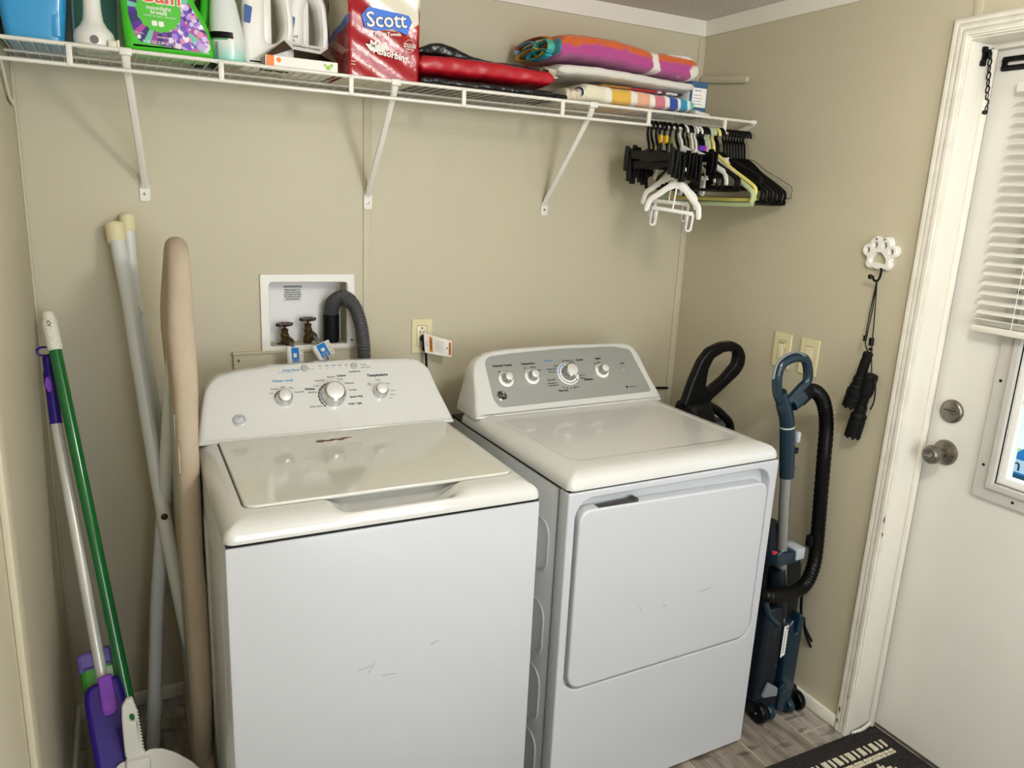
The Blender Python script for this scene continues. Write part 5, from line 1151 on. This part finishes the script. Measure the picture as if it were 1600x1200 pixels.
B_ = [at(272, 560, 1, -.30), at(268, 600, 1, -.29), at(262, 700, 1, -.25), at(252, 850, 1, -.20), at(245, 960, 1, -.19)]
fB = at(240, 1165, 2, .012); B_.append(fB)
legA = legtube('leg', A_, .0185); legtube('leg', C_, .0165); lb_ = legtube('leg', B_, .0180)
def cap(p, d, r, L): return obj('foot_cap', B().lathe([(r*.9, 0), (r, .004), (r, L*.8), (r*.98, L*.9), (r*.85, L), (0, L*1.02)], p, d, 20), mat('cream_rubber_cap', '#e6dcb4', .5), ib)
cap(A_[0]-V((0, 0, .012)), (A_[0]-A_[1]), .0235, .052); cap(C_[0]-V((0, 0, .012)), (C_[0]-C_[1]), .0195, .045)
obj('cross_brace', B().tube([at(209, 478, 1, -.125), at(218, 490, 1, -.10)], .012, 8), m_lg, ib)
bp = at(256, 803, 1, -.235)
obj('pivot_bolt', B().lathe([(.0085, 0), (.0085, .004), (.005, .0065), (0, .007)], bp+V((0, -.0185, 0)), (0, -1, .1), 16), mat('dark_rivet', '#3b352c', .4, .6), ib)
obj('leg_sleeve', B().tube([B_[-1]*.78+B_[-2]*.22, B_[-1]*.66+B_[-2]*.34], .0195, 14), m_lg, lb_)
# green pole with white grip (clip-on dustpan broom)
gp = thing('green_broom', 'green broom pole with knobbly white plastic grip in the left corner', 'broom', (.1, -.4, 0))
g0, g1 = at(74, 487, 1, -.085), at(198, 1085, 1, -.47); gd = (g1-g0).normalized(); g2 = g0+gd*((g0.z-.03)/-gd.z)
gg = at(90, 548, 1, -.085); gg = g0+gd*(gg-g0).length
obj('pole', B().tube([gg, g1, g2], .0145, 18), mat('green_enamel', '#0b6b2c', .2, coat=.5), gp)
b = B(); L = (gg-g0).length; b.tube([g0+gd*L*t for t in (0, .02, .08, .3, .6, .95, 1)], [.006, .011, .0145, .0152, .0156, .016, .0168], 18)
gr = obj('grip', b, mat('white_rubber', '#ece9dc', .55), gp)
u = gd.orthogonal().normalized(); w_ = gd.cross(u)
b = B()
for i in range(16):
    for j in range(10):
        a = 2*PI*(j+.5*(i % 2))/10; q = g0+gd*L*(.24+.72*i/16)+(u*math.cos(a)+w_*math.sin(a))*.0152; b.lathe([(.0032, 0), (.0022, .0016), (0, .0022)], q, (u*math.cos(a)+w_*math.sin(a)), 6)
obj('grip_studs', b, mat('white_rubber', ''), gr, kind='stuff')
obj('hang_hole', B().prism(rrect(-.004, .004, -.009, .009, .004, 5), g0+gd*.028+V((0, -.0168, 0)), V((1, .12, .05)), -gd, .001), mat('hole_grey', '#8a8675', .8), gr)
obj('broom_head', B().box(g2.x-.13, g2.x+.03, g2.y-.015, g2.y+.05, .07, .11, .008), mat('green_enamel', ''), gp)
b = B()
for i in range(26):
    for j in range(3): x = g2.x-.125+.006*i; y = g2.y-.005+.017*j; b.tube([(x, y, .075), (x, y-.003, .004)], .0022, 4)
obj('bristles', b, mat('white_rubber', ''), gp, kind='stuff')
# purple spray mop
pm = thing('spray_mop', 'purple and white spray mop leaning in the left corner', 'mop', (.08, -.4, 0))
m_pu = mat('deep_purple_plastic', '#2a0a85', .35); m_lp = mat('light_purple_plastic', '#8a3fc6', .35)
p0, p1, p2 = at(74, 556, 1, -.09), at(88, 662, 1, -.15), at(160, 1060, 1, -.44); pd = (p2-p1).normalized()
obj('handle', B().tube(smooth([p0, p0*.75+p1*.25, p0*.5+p1*.5, p1]), [.008]+[.0125]*5+[.0150]*5+[.0140]*7+[.0150], 16), m_pu, pm)
rc = at(69, 549, 1, -.088); obj('hanging_ring', B().tube([rc+V((.017*math.cos(a), 0, .011*math.sin(a))) for a in [k*PI/12 for k in range(24)]], .0028, 8, closed=True), m_pu, pm)
hb = obj('trigger_button', B().prism(ell(0, 0, .007, .020, 20), at(76, 601, 1, -.128), (1, .0, .1), (-.1, .3, 1), .004, .0015), m_lp, pm)
obj('pole', B().tube([p1-pd*.01, p2+pd*.01], .0132, 18), mat('white_pole', '#dedcd2', .3, .2), pm)
# mop body
bc0, bc1 = at(160, 1062, 1, -.455), at(188, 1215, 1, -.60); bd = (bc1-bc0).normalized(); bx_ = V((1, .12, .10)).normalized()
bd_p = -bd; nn_ = bx_.cross(bd_p).normalized()
b = B().prism(rpoly([(-.044, -.26), (.046, -.26), (.040, -.03), (.034, .0), (-.040, -.008), (-.046, -.05)], [.01, .01, .03, .012, .018, .03], 5), bc0+nn_*(-.03), bx_, bd_p, .05, .012, res=3)
obj('body', b, m_pu, pm, ang=60)
obj('nozzle_cover', B().prism(rpoly([(-.013, -.088), (.022, -.088), (.020, .005), (-.010, .003)], [.016, .016, .004, .004], 5), bc0+nn_*.014, bx_, bd_p, .014, .004, res=2), m_lp, pm)
obj('nozzle_dimple', B().prism(ell(.004, -.066, .012, .015), bc0+nn_*.0272, bx_, bd_p, .002, .0008), mat('pale_purple', '#9a4fd2', .5), pm)
obj('body_ridge', B().tube([bc0+bx_*.012-bd_p*.12+nn_*.024, bc0+bx_*.018-bd_p*.23+nn_*.024], .003, 8), m_pu, pm)
obj('mop_head', B().box(.07, .33, -.80, -.70, .004, .03, .008), m_pu, pm)
bt = obj('refill_bottle', B().prism(rrect(-.040, .036, -.10, .06, (.01, .01, .015, .015), 5), bc0-nn_*.055+V((-.004, 0, .0)), bx_, bd_p, .045, .012, res=3), mat('green_liquid_bottle', '#3d8f2a', .25), pm, ang=60, label='green refill bottle with lilac cap')
obj('bottle_cap', B().prism(rrect(-.043, .039, .030, .078, (.004, .004, .014, .014), 5), bc0-nn_*.058+V((-.004, 0, .0)), bx_, bd_p, .051, .010, res=3), mat('lilac_plastic', '#6b5aa6', .35), bt)
b = B()
for k in range(8): b.prism([(.010+0*k, .0+.0022*k*1.6), (.030, .0+.0022*k*1.6), (.030, .0016+.0022*k*1.6), (.010, .0016+.0022*k*1.6)], bc0-nn_*.0098+V((-.004, 0, 0)), bx_, bd_p, .0005)
obj('barcode_print', b, M_TEXTW, bt)
# dustpan
dp = thing('dustpan', 'white plastic dustpan with green hole in its handle, lower left', 'dustpan', (.26, -.62, 0))
m_dp = mat('cream_white_plastic', '#ece9de', .4); yq = -.60
def Z(px, py): q = at(px, py, 1, yq); return (q.x, q.z)
ho = [Z(*p) for p in ((197, 1088), (207, 1086), (214, 1105), (222, 1160), (228, 1172), (222, 1190), (205, 1196), (195, 1175), (190, 1120), (190, 1100))]
hh_ = at(206, 1116, 1, yq)
obj('handle', B().prism([rpoly(ho, .004, 3), ell(hh_.x, hh_.z, .0052, .0105, 16, .1)], (0, yq, 0), (1, 0, 0), (0, 0, 1), .016, .005, res=3), m_dp, dp, ang=60)
obj('green_insert', B().prism(ell(hh_.x, hh_.z, .0060, .0112, 16, .1), (0, yq-.002, 0), (1, 0, 0), (0, 0, 1), .006), mat('green_enamel', ''), dp)
b = B()
for k in range(12): q0 = Z(213+.85*k, 1106+5.0*k); b.lathe([(.003, 0), (.002, .003), (0, .004)], (q0[0], yq-.010, q0[1]), (.6, -.5, 0), 6)
obj('handle_ribs', b, m_dp, dp, kind='stuff')
q_ = at(216, 1188, 1, yq-.004); obj('handle_root', B().box(q_.x-.026, q_.x+.026, yq-.030, yq-.002, q_.z-.030, q_.z+.020, .008), m_dp, dp)
po = [Z(*p) for p in ((181, 1192), (192, 1184), (210, 1182), (222, 1172), (234, 1164), (252, 1163), (275, 1170), (300, 1184), (322, 1204))]+[(.375, .055), (.385, .008), (.115, .008), (.118, .10)]
def pan(v):
    c = V((.25, 0, .09)); d = math.hypot((v.x-.25)/.14, (v.z-.09)/.11); return V((v.x, v.y-.022*max(0, 1-d*d), v.z))
b = B().prism(rpoly(po, .008, 3), (0, yq-.012, 0), (1, 0, 0), (0, 0, 1), .004, .0012)
obj('pan_back', b, m_dp, dp)
def panp(u, v):   # bulging shell
    a = PI*(1-u); x = .248+.137*math.cos(a)*(.55+.45*v**.4)*v**.35 if v > 0 else .248; return V((x, yq-.014-.030*math.sqrt(max(0, 1-v*v)), .010+.190*math.sin(a)*v))
b = B().grid(28, 12, lambda u, v: V((.248+.132*v*math.cos(PI*(1-u)), yq-.013-.030*math.sqrt(max(0, 1-v*v)), .010+(.165+.03*math.sin(PI*u))*v*math.sin(PI*(1-u)))))
obj('pan_shell', b, m_dp, dp, ang=70)

# ================================================================== VACUUMS
vc = thing('stick_vacuum', 'teal blue upright vacuum with silver wand and black hose beside the dryer', 'vacuum cleaner', (1.99, -.83, 0))
m_te = mat('dark_teal_plastic', '#0b2838', .28, coat=.3); m_td = mat('deep_navy_plastic', '#07131e', .35)
Y0 = -.82
def vp(px, py, y=Y0): return at(px, py, 1, y)
loop = smooth([vp(1215, 614), vp(1215, 586), vp(1223, 568), vp(1240, 559), vp(1256, 560), vp(1262, 574), vp(1261, 595), vp(1250, 608), vp(1235, 624), vp(1224, 632)], 5, closed=True)
obj('grip_loop', B().tube(loop, [(.0135, .0140)]*len(loop), 14, closed=True, flat=(0, 1, 0)), m_te, vc)
obj('grip_accent', B().tube(smooth([vp(1208, 592, Y0-.012), vp(1214, 569, Y0-.012), vp(1227, 556, Y0-.012), vp(1244, 550, Y0-.012), vp(1258, 556, Y0-.012)], 4), .0035, 8), mat('grey_accent', '#8b9296', .35, .4), vc)
obj('neck', B().tube(smooth([vp(1219, 612), vp(1224, 632), vp(1229, 652), vp(1230, 668)], 4), [(.018, .017)]*4+[(.020, .022)]*4+[(.0205, .021)]*4+[(.020, .020)], 16, flat=(0, 1, 0)), m_te, vc)
obj('hose_socket', B().tube([vp(1236, 632), vp(1252, 618)], [.022, .025], 18), m_te, vc)
obj('seal_ring', B().tube([vp(1230, 665.5), vp(1230, 667.5)], .0212, 18), M_SILVER, vc)
cl_ = obj('upper_collar', B().tube([vp(1230, 668), vp(1230, 705), vp(1229, 745)], [.0210, .0215, .0205], 20), m_te, vc)
obj('release_button', B().obox(vp(1244, 682)+V((0, -.006, 0)), (0, 0, 1), (1, 0, 0), .032, .013, .014, .004), mat('light_grey_plastic', '#b4bcc4', .35), cl_)
obj('release_latch', B().obox(vp(1242, 703)+V((0, -.004, 0)), (0, 0, 1), (1, 0, 0), .018, .012, .012, .003), m_td, cl_)
obj('rivet', B().cyl(vp(1237, 728)+V((0, -.014, 0)), vp(1237, 728)+V((0, -.018, 0)), .0025), M_CHROME, cl_)
obj('wand', B().tube([vp(1228, 745), vp(1222, 856), vp(1219, 975)], [.0160, .0160, .0155], 20), mat('brushed_aluminium', '#bfc2c6', .28, .9), vc)
hp = smooth([vp(1250, 619), vp(1262, 611, Y0+.01), vp(1276, 613, Y0+.01), vp(1287, 630, Y0+.01), vp(1291, 665, Y0+.01), vp(1287, 720), vp(1282, 780), vp(1278, 830), vp(1272, 880, Y0-.01), vp(1258, 913, Y0-.025), vp(1235, 927, Y0-.035), vp(1205, 931, Y0-.035), vp(1190, 930, Y0-.02)], 12)
obj('hose', B().tube(hp, [.0200+(.0018 if i % 2 else 0) for i in range(len(hp))], 16), M_BLACK, vc)
obj('hose_cuff', B().tube([vp(1248, 622), vp(1262, 611, Y0+.01)], [.0255, .0225], 16), M_BLACKM, vc)
# accessory bracket
cb_ = vp(1228, 866)
obj('tool_bracket', B().box(cb_.x-.062, cb_.x+.040, Y0-.026, Y0+.030, cb_.z-.022, cb_.z+.020, .008), m_te, vc)
obj('latch_plate', B().box(cb_.x+.012, cb_.x+.046, Y0-.031, Y0+.026, cb_.z-.010, cb_.z+.028, .004), mat('light_grey_plastic', ''), vc)
obj('red_dial', B().lathe([(.009, 0), (.009, .006), (0, .007)], vp(1208, 861)+V((0, -.006, -.006)), (0, 0, 1), 16), mat('red_plastic', '#c03540', .4), vc)
obj('lower_tube', B().tube([vp(1215, 888), vp(1217, 960)], [.022, .026], 16), m_td, vc)
# rear canister and body
c1 = vp(1246, 960, Y0+.05)
obj('dust_canister', B().prism(rpoly([(1.925, .13), (2.085, .14), (2.098, .26), (2.098, .40), (2.085, .50), (2.03, .52), (1.935, .52), (1.915, .35)], .03, 4), (0, Y0+.125, 0), (1, 0, 0), (0, 0, 1), .09, .02, res=3), m_td, vc, ang=60)
obj('canister_top', B().tube([vp(1203, 815, Y0+.03), vp(1203, 875, Y0+.03)], [.022, .030], 18), m_td, vc)
obj('cord_hook', B().box(2.055, 2.082, Y0-.005, Y0+.02, .56, .60, .006), M_BLACKM, vc)
obj('power_lead', B().tube(smooth([vp(1254, 915), vp(1252, 960), vp(1262, 990), vp(1277, 1016), vp(1272, 1019), vp(1259, 992), vp(1256, 965)], 6), .0042, 8), M_BLACK, vc)
# lower neck, spine with label
z1_, z0_ = vp(1230, 965).z, vp(1222, 1098).z
spx = vp(1225, 1030).x
obj('spine', B().prism(rpoly([(spx-.030, z0_), (spx+.026, z0_-.005), (spx+.030, z1_-.02), (spx+.030, z1_+.012), (spx+.012, z1_+.020), (spx+.006, z1_-.045), (spx-.006, z1_-.045), (spx-.012, z1_+.01), (spx-.034, z1_-.01)], [.01, .01, .006, .01, .008, .006, .006, .01, .01], 4), (0, Y0+.012, 0), (1, 0, 0), (0, 0, 1), .042, .006, res=2), m_te, vc, ang=50)
lbc = vp(1226, 1000, Y0-.0305)
lb2 = obj('rating_label', B().prism(rpoly([(lbc.x-.009, lbc.z-.060), (lbc.x+.009, lbc.z-.053), (lbc.x+.009, lbc.z+.050), (lbc.x-.009, lbc.z+.048)], .001), (0, Y0-.0303, 0), (1, 0, 0), (0, 0, 1), .0008), mat('label_white', '#e9e9e6', .5), vc)
b = B(); b.box(lbc.x+.000, lbc.x+.006, Y0-.0318, Y0-.0311, lbc.z+.036, lbc.z+.045); b.box(lbc.x-.008, lbc.x+.008, Y0-.0318, Y0-.0311, lbc.z+.028, lbc.z+.029)
for k in range(16): b.box(lbc.x-.005, lbc.x+.004-.003*(k % 3), Y0-.0318, Y0-.0311, lbc.z+.020-.0042*k, lbc.z+.0215-.0042*k)
obj('printed_text', b, M_TEXTG, lb2)
for q in ((1212, 990), (1212, 1042)): obj('screw_hole', B().cyl(vp(*q, Y0-.031), vp(*q, Y0-.0325), .0032), M_DARK, vc)
obj('left_shoulder', B().tube(smooth([vp(1196, 940, Y0-.01), vp(1202, 962, Y0-.02), vp(1216, 976, Y0-.025)], 4), .010, 10), m_te, vc)
obj('motor_housing', B().prism(rpoly([(1.88, .075), (1.965, .075), (1.975, .33), (1.95, .40), (1.89, .40)], .02, 4), (0, Y0+.03, 0), (1, 0, 0), (0, 0, 1), .055, .012, res=2), m_td, vc, ang=50)
pv = vp(1222, 1075, Y0-.035)
obj('pivot_disc', B().lathe([(.019, 0), (.019, .006), (.014, .009), (.008, .0095), (.006, .007), (0, .007)], pv, (0, -1, 0), 24), m_te, vc)
obj('grey_vent', B().prism(rpoly([(1.905, .100), (1.965, .090), (1.965, .118), (1.925, .145)], .004), (0, Y0-.026, 0), (1, 0, 0), (0, 0, 1), .012, .002), mat('vent_grey', '#7f868c', .5), vc)
obj('floor_head', B().box(1.90, 2.085, Y0-.02, Y0+.10, .018, .085, .015), m_td, vc)
for (px, py, rr) in ((1186, 1106, .034), (1200, 1104, .027), (1245, 1085, .033), (1232, 1085, .026)):
    q = at(px, py, 1, Y0-.02); q.z = rr+.0005
    wlx = q.x
    wl = obj('wheel', B().lathe([(rr*.5, -.002), (rr*.9, -.002), (rr, .003), (rr, .015), (rr*.9, .020), (rr*.5, .020)], (wlx-.009, Y0-.02, rr+.0005), (1, 0, 0), 28), M_BLACK if rr > .03 else m_te, vc)
    if px == 1186: obj('wheel_hub', B().lathe([(.004, 0), (.004, .002), (0, .002)], (wlx-.0105, Y0-.02, rr), (-1, 0, 0), 12), M_TEXTG, wl)
# black vacuum handle behind the dryer
bv = thing('black_vacuum', 'black upright vacuum with a loop handle standing behind the dryer', 'vacuum cleaner', (1.92, -.43, 0))
Y1 = -.43
def bp_(px, py, y=Y1): return at(px, py, 1, y)
out = [(bp_(*p).x, bp_(*p).z) for p in ((1058, 632), (1072, 592), (1086, 560), (1100, 542), (1120, 533), (1138, 531), (1150, 538), (1156, 552), (1154, 568), (1146, 582), (1120, 606), (1102, 622), (1098, 640), (1085, 650))]
inn = [(bp_(*p).x, bp_(*p).z) for p in ((1094, 601), (1100, 604), (1122, 586), (1139, 566), (1142, 552), (1136, 546), (1122, 548), (1106, 558), (1098, 575))]
obj('loop_handle', B().prism([rpoly(out, .012, 4), rpoly(inn, .008, 4)], (0, Y1, 0), (1, 0, 0), (0, 0, 1), .034, .010, res=4), M_BLACK, bv, ang=60)
obj('trigger', B().obox(bp_(1109, 557), (1, 0, 1), (0, 1, 0), .014, .010, .008, .002), mat('smoke_grey', '#555a52', .4), bv)
obj('upper_body', B().prism(rpoly([(1.815, .30), (1.935, .30), (1.94, .86), (1.905, .95), (1.815, .95)], .03, 4), (0, Y1+.03, 0), (1, 0, 0), (0, 0, 1), .10, .02, res=2), M_BLACKM, bv, ang=50)
obj('grey_bin_lid', B().lathe([(.05, 0), (.055, .02), (.04, .05), (0, .055)], (1.93, Y1-.03, .835), (0, 0, 1), 24), mat('smoky_plastic', '#3c4046', .3), bv)
obj('foot', B().box(1.80+.012, 2.08, Y1-.12, Y1+.12, .002, .31, .03), M_BLACKM, bv)
hq = smooth([bp_(1098, 630, Y1-.02), bp_(1116, 638, Y1-.03), bp_(1130, 650, Y1-.03), bp_(1141, 668, Y1-.03), (2.04, Y1-.03, .72), (2.03, Y1-.03, .40)], 12)
obj('hose', B().tube(hq, [.0135+(.0014 if i % 2 else 0) for i in range(len(hq))], 14), M_BLACK, bv)

# ================================================================== RUG
rg = thing('woven_rug', 'dark and cream woven geometric rug at the door', 'rug', (1.75, -1.35, .002))
rx0, rx1, ry0, ry1 = 1.15, 2.244, -1.006, -1.80
obj('backing', B().box(rx0, rx1, ry1, ry0, .0005, .006, .002), mat('rug_dark', '#2b2623', .95), rg)
DK, CRM = 0, 1
m_dk = mat('dark_yarn', '#2e2927', .95, bump=.8, bscale=900, vary=.3, vscale=200); m_cr = mat('cream_yarn', '#e8dec6', .95, bump=.8, bscale=900, vary=.12, vscale=150)
bd_, bcr = B(), B()
random.seed(5)
def yarn(x, y, lx, ly, dark, h=.004):
    b = bd_ if dark else bcr; j = random.uniform(-.0006, .0006); sk = .003*random.uniform(-1, 1)
    X0, X1, Ya, Yb = x+.0006, x+lx-.0006, y-ly+.0006, y-.0006; z0 = .005; hz = .006+h+j
    xm, ym = (X0+X1)/2, (Ya+Yb)/2
    vs = [(X0, Ya, z0), (X1, Ya, z0), (X1+sk, Yb, z0), (X0+sk, Yb, z0), (X0+lx*.2, Ya+ly*.12, hz), (X1-lx*.2, Ya+ly*.12, hz), (X1+sk-lx*.2, Yb-ly*.12, hz), (X0+sk+lx*.2, Yb-ly*.12, hz)]
    b.add(vs, [(4, 5, 6, 7), (0, 1, 5, 4), (1, 2, 6, 5), (2, 3, 7, 6), (3, 0, 4, 7)])
nx = int((rx1-rx0)/.010)
for i in range(nx):
    x = rx0+i*.010; fr_ = rx1-x
    for k, (o_, l_) in enumerate(((.002, .012), (.014, .020), (.034, .020))): yarn(x, ry0-o_, .010, l_, True)
    crm = fr_ > .05 and (i % 5) not in (1, 3)
    yarn(x, ry0-.054, .010, .034, not crm); yarn(x, ry0-.088, .010, .008, True)
    for k in range(int((ry0-ry1-.1)/.010)):
        y = ry0-.096-k*.010; d = .096+k*.010
        if fr_ < .045: dark = True
        elif k < 2: dark = False
        else:
            ph = (fr_-.05) % .20; tri = abs(ph-.10); q = (k-2) % 26
            dark = not (abs(q*.010-(.02+tri*.9)) < .014 or (q > 20 and q < 23) or (abs(q*.010-.15) < .03 and tri < .03))
        yarn(x, y, .010, .010, dark, .003)
obj('dark_yarns', bd_, m_dk, rg, kind='stuff'); obj('cream_yarns', bcr, m_cr, rg, kind='stuff')

obj('loose_trim', B().tube([(2.140, -1.008, .006), (2.18, -1.013, .012), (2.215, -1.008, .016), (2.236, -1.003, .024)], [(.0035, .008)]*4, 8, flat=(0, 1, 0)), M_TRIMW, cat='trim strip', label='short curled white trim strip at the foot of the door jamb')

tw9 = bpy.data.objects['trim_9']
for (px, py, rw, rh, sd) in ((1382, 812, .003, .012, 1), (1379, 835, .0025, .008, 2), (1312, 1108, .004, .014, 3), (1325, 1088, .003, .004, 4), (1308, 1126, .004, .010, 5)):
    q = at(px, py, 0, XR-.0182); rn = random.Random(sd); pp = [(rw*math.cos(a)*rn.uniform(.4, 1.1), rh*math.sin(a)*rn.uniform(.4, 1.1)) for a in [k*PI/5 for k in range(10)]]
    obj('paint_chip', B().prism(pp, (q.x, q.y, q.z), (0, -1, 0), (0, 0, 1), .0009), mat('bare_wood_chip', '#7a6244', .9), tw9)
